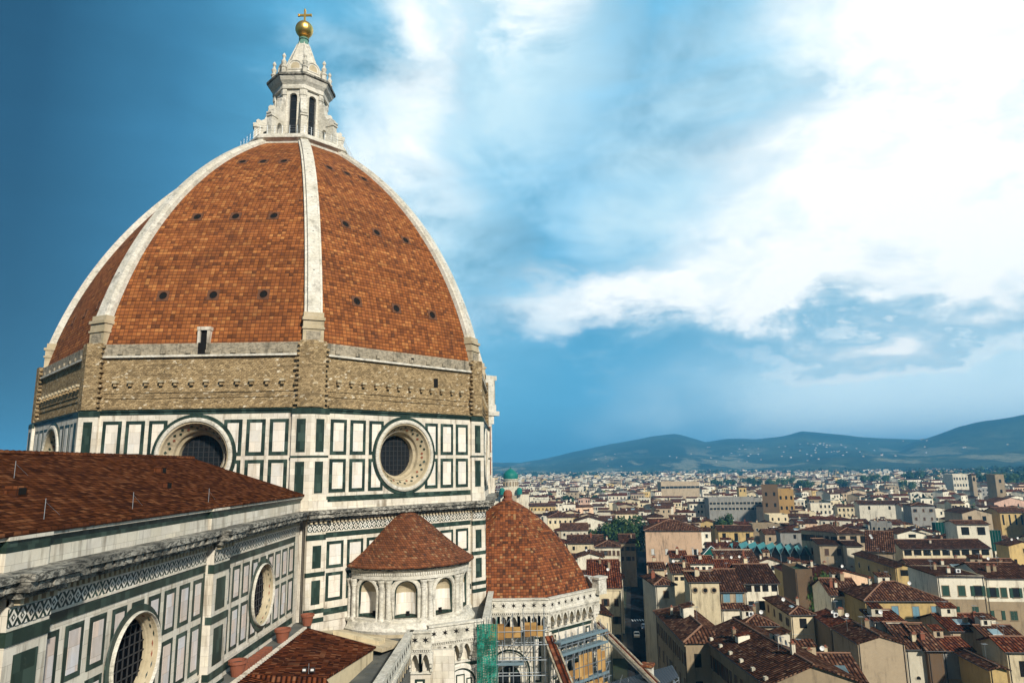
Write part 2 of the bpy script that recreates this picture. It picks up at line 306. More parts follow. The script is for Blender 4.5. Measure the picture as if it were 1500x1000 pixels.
# ---------------------------------------------------------------- mesh builder
class MB:
    def __init__(s): s.v = []; s.f = []; s.m = []; s.uv = []
    def add(s, pts, mat, uv=None):
        i = len(s.v); s.v += [tuple(p) for p in pts]; s.f.append(tuple(range(i, i+len(pts)))); s.m.append(mat); s.uv.append(uv)
    def box(s, F, u0, u1, z0, z1, o0, o1, mat, back=False, seg=1):     # box in a wall frame F(u, z, off)
        for i in range(seg):
            a = u0+(u1-u0)*i/seg; b = u0+(u1-u0)*(i+1)/seg
            s.add([F(a, z0, o1), F(b, z0, o1), F(b, z1, o1), F(a, z1, o1)], mat)
            s.add([F(a, z1, o1), F(b, z1, o1), F(b, z1, o0), F(a, z1, o0)], mat)
            s.add([F(a, z0, o0), F(b, z0, o0), F(b, z0, o1), F(a, z0, o1)], mat)
            if back: s.add([F(b, z0, o0), F(a, z0, o0), F(a, z1, o0), F(b, z1, o0)], mat)
        s.add([F(u0, z0, o0), F(u0, z0, o1), F(u0, z1, o1), F(u0, z1, o0)], mat)
        s.add([F(u1, z0, o1), F(u1, z0, o0), F(u1, z1, o0), F(u1, z1, o1)], mat)
    def bx(s, x0, x1, y0, y1, z0, z1, mat):                            # axis-aligned box
        s.box(lambda u, z, o: (u, -o, z), x0, x1, z0, z1, -y1, -y0, mat, True)
    def clip(s, F, u0, u1, z0, z1, cu, cz, R, o, mat, n=14):           # wall plate cut back to the outside of a circle
        if u0 >= cu+R or u1 <= cu-R or z0 >= cz+R or z1 <= cz-R:
            s.box(F, u0, u1, z0, z1, o-.03, o, mat); return
        left = (u0+u1)/2 < cu-1e-6; mid = abs((u0+u1)/2-cu) < 1e-6
        if mid:
            up = (z0+z1)/2 > cz
            for i in range(n):
                a = u0+(u1-u0)*i/n; b = u0+(u1-u0)*(i+1)/n
                ha = sqrt(max(0, R*R-(a-cu)**2)); hb = sqrt(max(0, R*R-(b-cu)**2))
                if up:
                    za = max(z0, cz+ha); zb = max(z0, cz+hb)
                    if za < z1 and zb < z1: s.add([F(a, za, o), F(b, zb, o), F(b, z1, o), F(a, z1, o)], mat)
                else:
                    za = min(z1, cz-ha); zb = min(z1, cz-hb)
                    if za > z0 and zb > z0: s.add([F(a, z0, o), F(b, z0, o), F(b, zb, o), F(a, za, o)], mat)
            return
        for i in range(n):
            a = z0+(z1-z0)*i/n; b = z0+(z1-z0)*(i+1)/n
            ha = sqrt(max(0, R*R-(a-cz)**2)); hb = sqrt(max(0, R*R-(b-cz)**2))
            if left:
                ua = min(u1, cu-ha); ub = min(u1, cu-hb)
                if max(ua, ub) > u0+.02: s.add([F(u0, a, o), F(max(ua, u0), a, o), F(max(ub, u0), b, o), F(u0, b, o)], mat)
            else:
                ua = max(u0, cu+ha); ub = max(u0, cu+hb)
                if min(ua, ub) < u1-.02: s.add([F(min(ua, u1), a, o), F(u1, a, o), F(u1, b, o), F(min(ub, u1), b, o)], mat)
    def holed(s, F, u0, u1, z0, z1, pts, o, mat, c=None):              # wall plate with a star-shaped hole pts [(u,z)...]
        cu = sum(p[0] for p in pts)/len(pts) if c is None else c[0]; cz = sum(p[1] for p in pts)/len(pts) if c is None else c[1]
        pl = [(atan2(p[1]-cz, p[0]-cu), p) for p in pts]
        for (x, z) in ((u0, z0), (u1, z0), (u1, z1), (u0, z1)):        # add corner rays
            a = atan2(z-cz, x-cu)
            pl.append((a, None))
        pl.sort(key=lambda t: t[0]); n = len(pl)
        ring = [(a, p) for a, p in pl]
        def hp(a):
            best = None
            k = len(pts)
            for i in range(k):
                (x1, y1), (x2, y2) = pts[i], pts[(i+1) % k]
                x1 -= cu; x2 -= cu; y1 -= cz; y2 -= cz
                dx, dy = cos(a), sin(a); den = dx*(y2-y1)-dy*(x2-x1)
                if abs(den) < 1e-12: continue
                t = (x1*(y2-y1)-y1*(x2-x1))/den; w = (x1*dy-y1*dx)/den
                if t > 0 and -1e-6 <= w <= 1+1e-6: best = t if best is None else max(best, t)
            best = best or 0.01
            return (cu+best*cos(a), cz+best*sin(a))
        def op(a):
            dx, dy = cos(a), sin(a); t = 1e9
            if dx > 1e-9: t = min(t, (u1-cu)/dx)
            if dx < -1e-9: t = min(t, (u0-cu)/dx)
            if dy > 1e-9: t = min(t, (z1-cz)/dy)
            if dy < -1e-9: t = min(t, (z0-cz)/dy)
            return (cu+t*dx, cz+t*dy)
        A = [(p if p else hp(a), op(a)) for a, p in ring]
        for i in range(n):
            (h1, o1), (h2, o2) = A[i], A[(i+1) % n]
            s.add([F(*h1, o), F(*o1, o), F(*o2, o), F(*h2, o)], mat)
    def sweep(s, F, pts, prof, mats, closed=True):                     # profile [(shrink, off)] swept round an outline about its centre
        cu = sum(p[0] for p in pts)/len(pts); cz = sum(p[1] for p in pts)/len(pts)
        n = len(pts)
        def P(i, q):
            u, z = pts[i % n]; d = sqrt((u-cu)**2+(z-cz)**2); k = (d-q[0])/d
            return F(cu+(u-cu)*k, cz+(z-cz)*k, q[1])
        for i in range(n if closed else n-1):
            for j in range(len(prof)-1):
                s.add([P(i, prof[j]), P(i+1, prof[j]), P(i+1, prof[j+1]), P(i, prof[j+1])], mats[j] if isinstance(mats, (list, tuple)) else mats)
    def lathe(s, prof, mat, n=24, c=(0, 0), a0=0, a1=2*pi, cap=False):
        for i in range(n):
            a = a0+(a1-a0)*i/n; b = a0+(a1-a0)*(i+1)/n; L = 0
            for j in range(len(prof)-1):
                (r1, z1), (r2, z2) = prof[j], prof[j+1]; dl = sqrt((r2-r1)**2+(z2-z1)**2)
                m_ = mat[j] if isinstance(mat, (list, tuple)) else mat
                P = lambda r, t, z: (c[0]+r*cos(t), c[1]+r*sin(t), z)
                rm = max(r1, r2)
                uv = [(r1*(a-(a0+a1)/2), L), (r1*(b-(a0+a1)/2), L), (r2*(b-(a0+a1)/2), L+dl), (r2*(a-(a0+a1)/2), L+dl)]
                if r1 < 1e-6: s.add([P(r1, a, z1), P(r2, b, z2), P(r2, a, z2)], m_, [uv[0], uv[2], uv[3]])
                elif r2 < 1e-6: s.add([P(r1, a, z1), P(r1, b, z1), P(r2, a, z2)], m_, [uv[0], uv[1], uv[3]])
                else: s.add([P(r1, a, z1), P(r1, b, z1), P(r2, b, z2), P(r2, a, z2)], m_, uv)
                L += dl
    def tube(s, a, b, r, mat, n=6, r2=None):
        a = Vector(a); b = Vector(b); d = (b-a).normalized(); x = d.orthogonal().normalized(); y = d.cross(x); r2 = r if r2 is None else r2
        for i in range(n):
            t, q = 2*pi*i/n, 2*pi*(i+1)/n
            s.add([a+(x*cos(t)+y*sin(t))*r, a+(x*cos(q)+y*sin(q))*r, b+(x*cos(q)+y*sin(q))*r2, b+(x*cos(t)+y*sin(t))*r2], mat)
        s.add([a+(x*cos(-2*pi*i/n)+y*sin(-2*pi*i/n))*r for i in range(n)], mat); s.add([b+(x*cos(2*pi*i/n)+y*sin(2*pi*i/n))*r2 for i in range(n)], mat)
    def slab(s, polys, th, mat, edge=None):                            # thick roof from top polygons
        for p in polys:
            p = [Vector(q) for q in p]; s.add(p, mat)
            lo = [q-Vector((0, 0, th)) for q in p]; s.add(lo[::-1], edge or mat)
            for i in range(len(p)):
                j = (i+1) % len(p); s.add([lo[i], lo[j], p[j], p[i]], edge or mat)
    def mesh(s, name):
        me = bpy.data.meshes.new(name); me.from_pydata(s.v, [], s.f)
        names = list(dict.fromkeys(s.m)); idx = {k: i for i, k in enumerate(names)}
        for k in names: me.materials.append(MATS[k])
        me.polygons.foreach_set('material_index', [idx[k] for k in s.m])
        V = np.array(s.v, dtype=float); L = me.uv_layers.new(name='UVMap'); out = []
        for f, uv in zip(s.f, s.uv):
            if uv is not None:
                for q in uv: out += [q[0], q[1]]
                continue
            P = V[list(f)]; n = np.zeros(3)
            for i in range(1, len(P)-1): n += np.cross(P[i]-P[0], P[i+1]-P[0])
            l = np.linalg.norm(n); n = n/l if l > 1e-12 else np.array([0, 0, 1.])
            if abs(n[2]) > .999: uu, vv = np.array([1., 0, 0]), np.array([0, 1., 0])
            else: uu = np.array([-n[1], n[0], 0]); uu /= np.linalg.norm(uu); vv = np.cross(n, uu)
            for q in P: out += [float(q@uu), float(q@vv)]
        L.data.foreach_set('uv', out)
        return me
    def build(s, name, parent=None, loc=None, smooth=False):
        me = s.mesh(name); o = bpy.data.objects.new(name, me); COL.objects.link(o)
        if parent: o.parent = parent
        if loc: o.location = loc
        if smooth: me.shade_smooth()
        return o
def thing(name, label, cat, loc=(0, 0, 0), rz=0, group=None):
    o = bpy.data.objects.new(name, None); COL.objects.link(o); o.location = loc; o.rotation_euler = (0, 0, rz); o.empty_display_size = .5
    o['label'] = label; o['category'] = cat
    if group: o['group'] = group
    return o
def tag(o, label, cat, group=None):
    o['label'] = label; o['category'] = cat
    if group: o['group'] = group
    return o
def put(src, parent, loc, rz=0, name=None):           # a copy that shares mesh data
    o = src.copy(); COL.objects.link(o); o.parent = parent; o.location = loc; o.rotation_euler = (0, 0, rz)
    for k in list(o.keys()): del o[k]
    return o

# ================================================================ the cathedral
cath = thing('cathedral', 'huge domed cathedral with terracotta octagonal dome, white ribs and green striped marble walls', 'cathedral')
A8 = 27.0; H8 = A8*math.tan(pi/8)
def nrm(k): a = -pi/2+k*pi/4; return (cos(a), sin(a))
def face(k, A=A8, c=(0, 0)):
    nx, ny = nrm(k); tx, ty = -ny, nx
    return lambda s, z, o: (c[0]+nx*(A+o)+tx*s, c[1]+ny*(A+o)+ty*s, z)
def oct_lathe(mb, prof, mat, c=(0, 0)):               # profile in apothems
    mb.lathe([(r/cos(pi/8), z) for r, z in prof], mat, 8, c, -pi/2-pi/8, -pi/2-pi/8+2*pi)
def circle(cu, cz, r, n=48): return [(cu+r*cos(2*pi*i/n), cz+r*sin(2*pi*i/n)) for i in range(n)]
def arch(cu, z0, zs, w, n=12, pointed=0):             # outline of an arched opening
    p = [(cu-w/2, z0), (cu+w/2, z0)]
    for i in range(n+1):
        a = pi*i/n; p.append((cu+w/2*cos(a), zs+w/2*sin(a)*(1+pointed)))
    return p
def inlay(mb, F, u0, u1, z0, z1, o, b=.34, mat='panel_marble', cut=None):     # green frame round a white slab
    for (x0, x1, y0, y1, oo, m_) in ((u0, u1, z0, z1, o, 'green_marble'), (u0+b, u1-b, z0+b, z1-b, o+.02, mat)):
        if x1-x0 < .1 or y1-y0 < .1: continue
        if cut: mb.clip(F, x0, x1, y0, y1, cut[0], cut[1], cut[2]+(0 if m_ == 'green_marble' else .0), oo, m_)
        else: mb.box(F, x0, x1, y0, y1, o-.03, oo, m_)
def band(mb, F, u0, u1, z0, z1, o, mat): mb.box(F, u0, u1, z0, z1, o-.06, o, mat)
def diamonds(mb, F, u0, u1, z0, z1, o):               # strip of white lozenges on green
    mb.box(F, u0, u1, z0, z1, o-.04, o, 'green_marble')
    n = max(1, round((u1-u0)/(z1-z0)/.82)); w = (u1-u0)/n; h = z1-z0
    for i in range(n):
        c = u0+(i+.5)*w; m_ = (z0+z1)/2
        for k, (r, mm, oo) in enumerate(((.48, 'panel_marble', .012), (.25, 'green_marble', .02), (.11, 'panel_marble', .028))):
            mb.add([F(c-w*r, m_, o+oo), F(c, m_-h*r, o+oo), F(c+w*r, m_, o+oo), F(c, m_+h*r, o+oo)], mm)
        for sz in (z0, z1):
            d = .2*h*(1 if sz == z0 else -1)
            mb.add([F(c-w*.5, sz, o+.014), F(c-w*.3, sz, o+.014), F(c-w*.5, sz+d*1.2, o+.014)], 'panel_marble')
            mb.add([F(c+w*.3, sz, o+.014), F(c+w*.5, sz, o+.014), F(c+w*.5, sz+d*1.2, o+.014)], 'panel_marble')
def round_window(parent, F, cu, cz, R, r, depth, frame='ochre_stone', glass='glass_dark'):        # round window: moulded splay and leaded glass
    mb = MB(); C = circle(0, 0, R); C = [(cu+x, cz+z) for x, z in C]
    d = lambda x: R-x
    g_ = .36
    prof = [(-g_, .03), (-g_+.02, .10), (0, .10)]
    mb.sweep(F, C, prof, ['green_marble', 'green_marble'])
    k = R-r
    prof = [(0, .10), (0, .22), (.10*k, .30), (.22*k, .28), (.26*k, .14), (.34*k, .12), (.40*k, -.10*depth), (.72*k, -.42*depth), (.74*k, -.36*depth), (.82*k, -.44*depth), (.86*k, -.6*depth), (k, -.7*depth), (k, -depth)]
    mt = ['rib_marble', 'rib_marble', 'rib_marble', 'rib_marble', frame, frame, frame, 'rib_marble', frame, frame, frame, 'ochre_stone']
    mb.sweep(F, C, prof, mt)
    nb = int(44*R/4)                                  # carved rosettes round the splay
    for i in range(nb):
        a = 2*pi*(i+.5)/nb; rr = R-(.50 if i % 2 else .62)*k; u, z = cu+rr*cos(a), cz+rr*sin(a); w = pi*rr/nb*.75; oo = -(.20 if i % 2 else .32)*depth
        du, dz_ = -sin(a)*w, cos(a)*w; eu, ez = cos(a)*.07*k, sin(a)*.07*k; so_ = .06*depth
        mb.add([F(u-du, z-dz_, oo+.07), F(u-eu, z-ez, oo-so_+.07), F(u+du, z+dz_, oo+.07), F(u+eu, z+ez, oo+so_+.07)], 'green_marble' if i % 4 else 'terracotta')
    w = MB(); nG = 40
    w.add([F(cu+r*cos(2*pi*i/nG), cz+r*sin(2*pi*i/nG), -depth+.02) for i in range(nG)], glass)
    o = mb.build('round_window', parent)
    w.build('leaded_glass', None).parent = o
    gmb = MB(); st = .52
    q = -int(r/st)
    while q*st < r:
        x = q*st; hh = sqrt(max(0, r*r-x*x))
        if hh > .1:
            gmb.box(F, cu+x-.03, cu+x+.03, cz-hh, cz+hh, -depth+.02, -depth+.08, 'iron'); gmb.box(F, cu-hh, cu+hh, cz+x-.03, cz+x+.03, -depth+.03, -depth+.09, 'iron')
        q += 1
    gmb.build('window_bars', None).parent = o
    return o

# ---------------------------------------------------------------- drum
drum = MB()
ZT, ZM = 55.6, 47.5
zoc, Ro = 51.45, 3.78
PAN = [(9.05, 7.2), (6.8, 4.95), (4.55, 2.75)]
for k in range(8):
    F = face(k); Fb = face(k, 26.75)
    ctr = k in (7, 0, 1, 2, 3)
    # marble storey
    if ctr: drum.holed(F, -H8, H8, 46.2, 55.9, circle(0, zoc, Ro, 48), 0, 'white_marble', (0, zoc))
    else: drum.box(F, -H8, H8, 46.2, 55.9, -.4, 0, 'white_marble')
    if ctr:
        for z0, z1 in ((51.5, 55.0), (47.85, 51.1)):
            for a, b in PAN:
                for sg in (-1, 1):
                    u0, u1 = sorted((sg*a, sg*b)); inlay(drum, F, u0, u1, z0, z1, .03, .35, 'panel_marble', (0, zoc, Ro+.3))
        band(drum, F, -9.4, 9.4, 55.58, 55.9, .05, 'green_marble')
        band(drum, F, -9.4, 9.4, 46.98, 47.5, .05, 'green_marble'); band(drum, F, -9.4, 9.4, 46.2, 46.9, .12, 'white_marble')
        for sg in (-1, 1):                            # folded corner pilasters with green inlays
            u0, u1 = sorted((sg*9.42, sg*(H8+.3*.414)))
            drum.box(F, u0, u1, 46.2, 55.9, 0, .30, 'white_marble')
            e0, e1 = sorted((sg*9.36, sg*(H8+.42*.414))); drum.box(F, e0, e1, 46.2, 47.2, .1, .42, 'white_marble'); drum.box(F, e0, e1, 51.22, 51.42, .1, .33, 'green_marble')
            drum.box(F, e0, e1, 55.42, 55.9, .1, .34, 'green_marble')
            i0, i1 = sorted((sg*9.9, sg*10.78))
            for z0, z1 in ((51.75, 54.95), (47.85, 50.85)): drum.box(F, i0, i1, z0, z1, .28, .325, 'green_marble')
    # rough unfinished band
    drum.box(Fb, -H8, H8, 55.9, 61.25, -.6, 0, 'rough_masonry', False, 1)
    drum.box(F, -H8-.15, H8+.15, 55.9, 56.02, -.5, .2, 'green_marble'); drum.box(Fb, -9.3, 9.3, 56.12, 56.35, -.1, .34, 'rough_masonry')
    for sg in (-1, 1):
        u0, u1 = sorted((sg*9.85, sg*(H8-.1+.38*.414))); drum.box(Fb, u0, u1, 56.12, 62.75, -.4, .40, 'rough_masonry')
        for q in range(13):                           # toothing stones up the pier
            z = 56.4+q*.49; w_ = random.uniform(.15, .5); v0, v1 = sorted((sg*9.85, sg*(9.85-w_))); drum.box(Fb, v0, v1, z, z+.24, -.1, .38, 'rough_masonry')
    for i in range(12):                               # stub corbels
        u = -8.2+i*1.49+random.uniform(-.08, .08)
        if random.random() < .92:
            drum.box(Fb, u-.24, u+.24, 58.72, 58.95, -.1, .42, 'ochre_stone'); drum.box(Fb, u-.15, u+.15, 58.42, 58.72, -.1, .30, 'rough_masonry')
    for z in (57.2, 57.75): drum.box(Fb, -9.3, 9.3, z, z+.09, -.1, .09, 'rough_masonry')
    drum.box(Fb, -9.85, 9.85, 61.26, 61.46, -.1, .30, 'rib_marble')
    drum.box(Fb, -9.85, 9.85, 61.46, 62.65, -.6, .05, 'grey_plaster')
    for i in range(int(8)):
        u = -8.6+i*2.3+random.uniform(-.3, .3); drum.box(Fb, u, u+.5, 61.62, 61.95, -.1, .2, 'grey_plaster')
    if k == 1: drum.box(Fb, 4.15, 4.75, 59.1, 60.15, -.2, .012, 'dark_void')
    if k == 1: drum.box(Fb, .9, 1.25, 61.7, 62.2, -.2, .062, 'dark_void')
    drum.box(face(k, 26.2), -H8+.3, H8-.3, 0, 46.2, -.5, 0, 'white_marble')
drumo = drum.build('drum', cath)
for k in (7, 0, 1, 2): round_window(drumo, face(k), 0, zoc, Ro, 2.2, 2.1)
# lower drum storey and the cornice that runs round it
low = MB()
def entab(mb, F, u0, u1, o, e0=0, e1=0):              # cornice with dentils and the bands under it
    if o > .1: F0 = F; F = lambda u, z, q: F0(u, z+(.006 if z > 45.5 else -.006), q)
    mb.box(F, u0-e0*1.1, u1+e1*1.1, 45.95, 46.25, o-.3, o+1.15, 'weathered_stone')
    mb.box(F, u0-e0*.95, u1+e1*.95, 45.55, 45.95, o-.3, o+.95, 'weathered_stone')
    mb.box(F, u0-e0*.6, u1+e1*.6, 45.30, 45.55, o-.3, o+.55, 'weathered_stone')
    n = int((u1-u0)/.42)
    for i in range(n):
        u = u0+(i+.5)*(u1-u0)/n; mb.box(F, u-.11, u+.11, 45.02, 45.30, o, o+.34, 'ochre_stone')
    mb.box(F, u0, u1, 44.98, 45.32, o-.1, o+.10, 'weathered_stone')
    for j in range(int((u1-u0)/.9)):                  # worn leaf carving along the cyma
        u = u0+(j+.5)*.9; s_ = random.uniform(.2, .34); mb.box(F, u-s_, u+s_, 45.60, 45.92, o+.9, o+1.0+random.uniform(.0, .08), 'weathered_stone')
def wallbands(mb, F, u0, u1, o, dia=True):
    band(mb, F, u0, u1, 44.98-.0, 45.0, o+.06, 'weathered_stone')
    if dia: diamonds(mb, F, u0, u1, 44.22, 44.88, o+.07)
    mb.box(F, u0, u1, 44.10, 44.22, o, o+.11, 'white_marble'); mb.box(F, u0, u1, 44.88, 44.98, o, o+.11, 'white_marble')
    band(mb, F, u0, u1, 43.62, 44.10, o+.05, 'green_marble')
for k in (1, 2):
    F = face(k)
    low.box(F, -H8, H8, 33, 46.2, -.7, 0, 'white_marble')
    entab(low, F, -H8, H8, 0, .42, .42); wallbands(low, F, -9.4, 9.4, 0)
    for z0, z1 in ((40.75, 43.25), (37.75, 40.35)):
        for a, b in PAN+[(2.3, .5)]:
            for sg in (-1, 1):
                u0, u1 = sorted((sg*a, sg*b)); inlay(low, F, u0, u1, z0, z1, .03, .3)
    band(low, F, -9.4, 9.4, 36.55, 37.1, .05, 'green_marble'); band(low, F, -9.4, 9.4, 36.0, 36.45, .10, 'white_marble')
    for sg in (-1, 1):
        u0, u1 = sorted((sg*9.42, sg*(H8+.4*.414))); low.box(F, u0, u1, 33, 46.0, 0, .40, 'white_marble')
        v0, v1 = sorted((sg*9.40, sg*(H8+.46*.414)))
        diamonds(low, F, u0, u1, 44.25, 44.9, .44); entab(low, F, v0, v1, .4, .3, .3)
        for z0, z1 in ((43.5, 44.0), (40.2, 40.6), (36.9, 37.3), (36.1, 36.5)): low.box(F, v0, v1, z0, z1, .2, .44, 'green_marble')
        i0, i1 = sorted((sg*9.85, sg*10.75))
        for z0, z1 in ((40.95, 43.0), (37.7, 39.85)): low.box(F, i0, i1, z0, z1, .38, .425, 'green_marble')
low.build('cornice_storey', drumo).name = 'cornice'
# balcony loggia on the south-east face
gal = MB(); F = face(3)
for i in range(7):
    u0 = -H8+.1+i*3.17; u1 = u0+3.17
    gal.holed(F, u0, u1, 59.6, 63.4, arch((u0+u1)/2, 59.8, 61.6, 1.9, 8), 1.7, 'rib_marble', ((u0+u1)/2, 61.2))
gal.box(F, -H8+.1, H8, 63.4, 64.1, -.2, 2.1, 'rib_marble'); gal.box(F, -H8+.1, H8, 58.6, 59.6, -.3, 1.9, 'rib_marble'); gal.box(F, -H8, H8, 57.9, 58.6, -.3, 2.5, 'rib_marble')
gal.box(F, -H8+.1, -H8+.3, 59.6, 63.4, -.3, 1.6, 'rib_marble'); gal.box(F, -H8+.3, -H8+.34, 60.2, 62.6, .2, 1.3, 'dark_void')
gal.box(F, -H8+.25, -H8+1.4, 46.5, 57.9, -.3, 1.1, 'rib_marble'); gal.box(F, -H8+.2, -H8+1.7, 46.2, 48.5, -.3, 1.5, 'white_marble'); gal.box(F, -H8+.2, -H8+1.6, 56.6, 57.9, -.3, 1.5, 'rib_marble')
for z0, z1 in ((48.9, 51.6), (52.3, 56.2)): gal.box(F, -H8+.16, -H8+.26, z0, z1, .35, .75, 'terracotta')
gal.build('gallery', drumo)

# ---------------------------------------------------------------- dome
CC, CZ, RT = -21.08, 52.17, 50.73
PH0, PH1 = math.asin((62.4-CZ)/RT), math.acos((7.2-CC)/RT)
def prof(ph, e=0): return (CC+(RT+e)*cos(ph), CZ+(RT+e)*sin(ph))
dm = MB(); NL, NC = 44, 12
for k in range(8):
    nx, ny = nrm(k); tx, ty = -ny, nx
    for j in range(NL):
        pa = PH0+(PH1-PH0)*j/NL; pb = PH0+(PH1-PH0)*(j+1)/NL; (r1, z1), (r2, z2) = prof(pa), prof(pb)
        L1, L2 = RT*(pa-PH0), RT*(pb-PH0); a1, a2 = r1*cos(pi/8), r2*cos(pi/8); h1, h2 = r1*sin(pi/8), r2*sin(pi/8)
        for i in range(NC):
            f0, f1 = -1+2*i/NC, -1+2*(i+1)/NC
            P = lambda a, h, f, z: (nx*a+tx*h*f, ny*a+ty*h*f, z)
            off = k*40
            dm.add([P(a1, h1, f0, z1), P(a1, h1, f1, z1), P(a2, h2, f1, z2), P(a2, h2, f0, z2)], 'dome_tile', [(h1*f0+off, L1), (h1*f1+off, L1), (h2*f1+off, L2), (h2*f0+off, L2)])
oct_lathe(dm, [(7.0, 93.2), (7.2, 94.2), (7.7, 94.5), (7.7, 94.75), (7.45, 94.9), (7.45, 95.15), (0, 95.15)], 'rib_marble')
domeo = dm.build('dome', cath)
def rib_mesh():
    mb = MB(); sec = [(-.90, -.3), (-.90, .16), (-.68, .20), (-.60, .50), (.60, .50), (.68, .20), (.90, .16), (.90, -.3)]
    n = 48; p0 = math.asin((65.3-CZ)/RT)
    for j in range(n):
        pa = p0+(PH1+.006-p0)*j/n; pb = p0+(PH1+.006-p0)*(j+1)/n
        wa, wb = 1.0-.18*j/n, 1.0-.18*(j+1)/n
        for i in range(len(sec)-1):
            q = []
            for (ph, w) in ((pa, wa), (pb, wb)):
                for s_ in (sec[i], sec[i+1]): r, z = prof(ph, s_[1]); q.append((r, s_[0]*w, z))
            mb.add([q[0], q[1], q[3], q[2]], 'rib_marble')
    # pedestal
    mb.bx(26.6, 28.5, -1.02, 1.02, 62.3, 64.9, 'ochre_stone'); mb.bx(26.4, 28.66, -1.12, 1.12, 64.9, 65.2, 'ochre_stone'); mb.bx(26.0, 28.4, -1.0, 1.0, 65.2, 65.75, 'ochre_stone'); mb.bx(26.6, 28.62, -1.1, 1.1, 64.0, 64.2, 'ochre_stone'); mb.bx(28.4, 28.53, -.7, .7, 62.5, 63.8, 'grey_plaster')
    for z in (70.5, 75.5, 80.5, 85, 89):              # small step blocks up the rib
        r, z2 = prof(math.asin((z-CZ)/RT), .52); mb.bx(r-.5, r+.0, -.08, .08, z2-.15, z2+.03, 'iron')
    return mb
r0 = rib_mesh().build('rib', domeo)
for k in range(8):
    o = r0 if k == 0 else put(r0, domeo, (0, 0, 0))
    o.rotation_euler = (0, 0, -pi/2+pi/8+k*pi/4)
def port_mesh():
    mb = MB(); C = circle(0, 0, .50, 16)
    F = lambda u, z, o: (u, -o, z)
    mb.holed(F, -.62, .62, -.62, .62, circle(0, 0, .46, 16), .05, 'port_frame', (0, 0))
    mb.box(F, -.62, .62, -.62, -.6, -.2, .05, 'port_frame'); mb.box(F, -.62, .62, .6, .62, -.2, .05, 'port_frame'); mb.box(F, -.62, -.6, -.6, .6, -.2, .05, 'port_frame'); mb.box(F, .6, .62, -.6, .6, -.2, .05, 'port_frame')
    mb.sweep(F, C, [(0, .05), (.02, .09), (.06, .09), (.1, .0)], 'port_frame')
    mb.add([F(u, z, .012) for u, z in C], 'dark_void')
    return mb
p0 = None
for k in range(8):
    nx, ny = nrm(k); tx, ty = -ny, nx
    for z, s_ in ((68.0, 5.2), (78.2, 4.3), (88.2, 2.6)):
        ph = math.asin((z-CZ)/RT); r, _ = prof(ph); a = r*cos(pi/8)
        for f in (-1, 0, 1):
            if p0 is None: p0 = port_mesh().build('porthole', domeo); o = p0
            else: o = put(p0, domeo, (0, 0, 0))
            o.location = (nx*a+tx*s_*f, ny*a+ty*s_*f, z); o.rotation_euler = (-ph*.9, 0, -pi/2+k*pi/4+pi/2)
            o.rotation_mode = 'XYZ'
dd = MB(); F = face(0, 26.1)
dd.box(F, -.62, -.34, 62.6, 64.0, -1, .55, 'white_marble'); dd.box(F, .34, .62, 62.6, 64.0, -1, .55, 'white_marble'); dd.box(F, -.68, .68, 64.0, 64.35, -1, .6, 'white_marble')
dd.box(F, -.34, .34, 61.6, 64.0, -.5, .35, 'dark_void'); dd.box(face(0, 26.8), -.4, .4, 61.45, 62.7, -.3, .03, 'dark_void'); dd.build('dormer_door', domeo)

# ---------------------------------------------------------------- lantern
ln = MB(); AL = 3.42; HL = AL*math.tan(pi/8)
lanto = None
for k in range(8):
    F = face(k, AL); ol = arch(0, 96.9, 102.9, 1.12, 10)
    ln.holed(F, -HL, HL, 95.1, 104.6, ol, 0, 'rib_marble', (0, 100.2))
    ln.sweep(F, ol, [(-.16, .0), (-.16, .10), (0, .10), (0, -.35)], 'rib_marble')
    for sg in (-1, 1):
        u0, u1 = sorted((sg*(HL-.42), sg*(HL+.06))); ln.box(F, u0, u1, 95.1, 103.9, 0, .16, 'rib_marble'); ln.box(F, u0-.05, u1+.05, 103.2, 104.0, 0, .26, 'rib_marble'); ln.box(F, u0-.05, u1+.05, 99.9, 100.2, 0, .22, 'rib_marble')
oct_lathe(ln, [(3.5, 104.0), (3.75, 104.1), (3.75, 104.7), (3.9, 104.9), (4.15, 105.2), (4.4, 105.75)], 'rib_marble')
oct_lathe(ln, [(4.4, 105.75), (4.6, 105.85), (4.6, 106.15)], 'weathered_stone')
oct_lathe(ln, [(4.6, 106.15), (4.1, 106.4), (3.3, 106.5), (3.3, 107.5), (2.6, 107.6)], 'rib_marble')
lanto = ln.build('lantern', cath)
lw = None
for k in range(8):
    if lw is None:
        mb = MB(); F = lambda u, z, o: (u, -o, z)
        mb.add([F(u, z, AL-.34) for u, z in arch(0, 96.9, 102.9, 1.12, 10)], 'glass_dark')
        for z in (98.2, 99.6, 101, 102.4): mb.box(F, -.56, .56, z, z+.06, AL-.33, AL-.28, 'iron')
        lw = mb.build('window', lanto); o = lw
    else: o = put(lw, lanto, (0, 0, 0))
    o.rotation_euler = (0, 0, k*pi/4)
bt = MB(); ol = [(3.5, 95.1), (4.15, 95.1), (4.15, 97.7), (4.3, 98.15), (4.65, 98.35), (5.0, 98.15), (5.15, 97.7), (5.15, 95.1), (6.3, 95.1), (6.3, 98.9), (6.5, 99.05), (6.5, 99.3), (6.0, 99.45), (6.1, 99.75), (5.85, 100.0), (5.4, 99.85), (5.0, 100.1), (4.7, 100.8), (4.5, 101.8), (4.55, 102.2), (4.3, 102.5), (3.5, 102.5)]
for i in range(len(ol)):
    (r1, z1), (r2, z2) = ol[i], ol[(i+1) % len(ol)]; bt.add([(r1, -.42, z1), (r1, .42, z1), (r2, .42, z2), (r2, -.42, z2)], 'rib_marble')
for y in (-.42, .42): bt.add([(r, y, z) for r, z in ol], 'rib_marble')
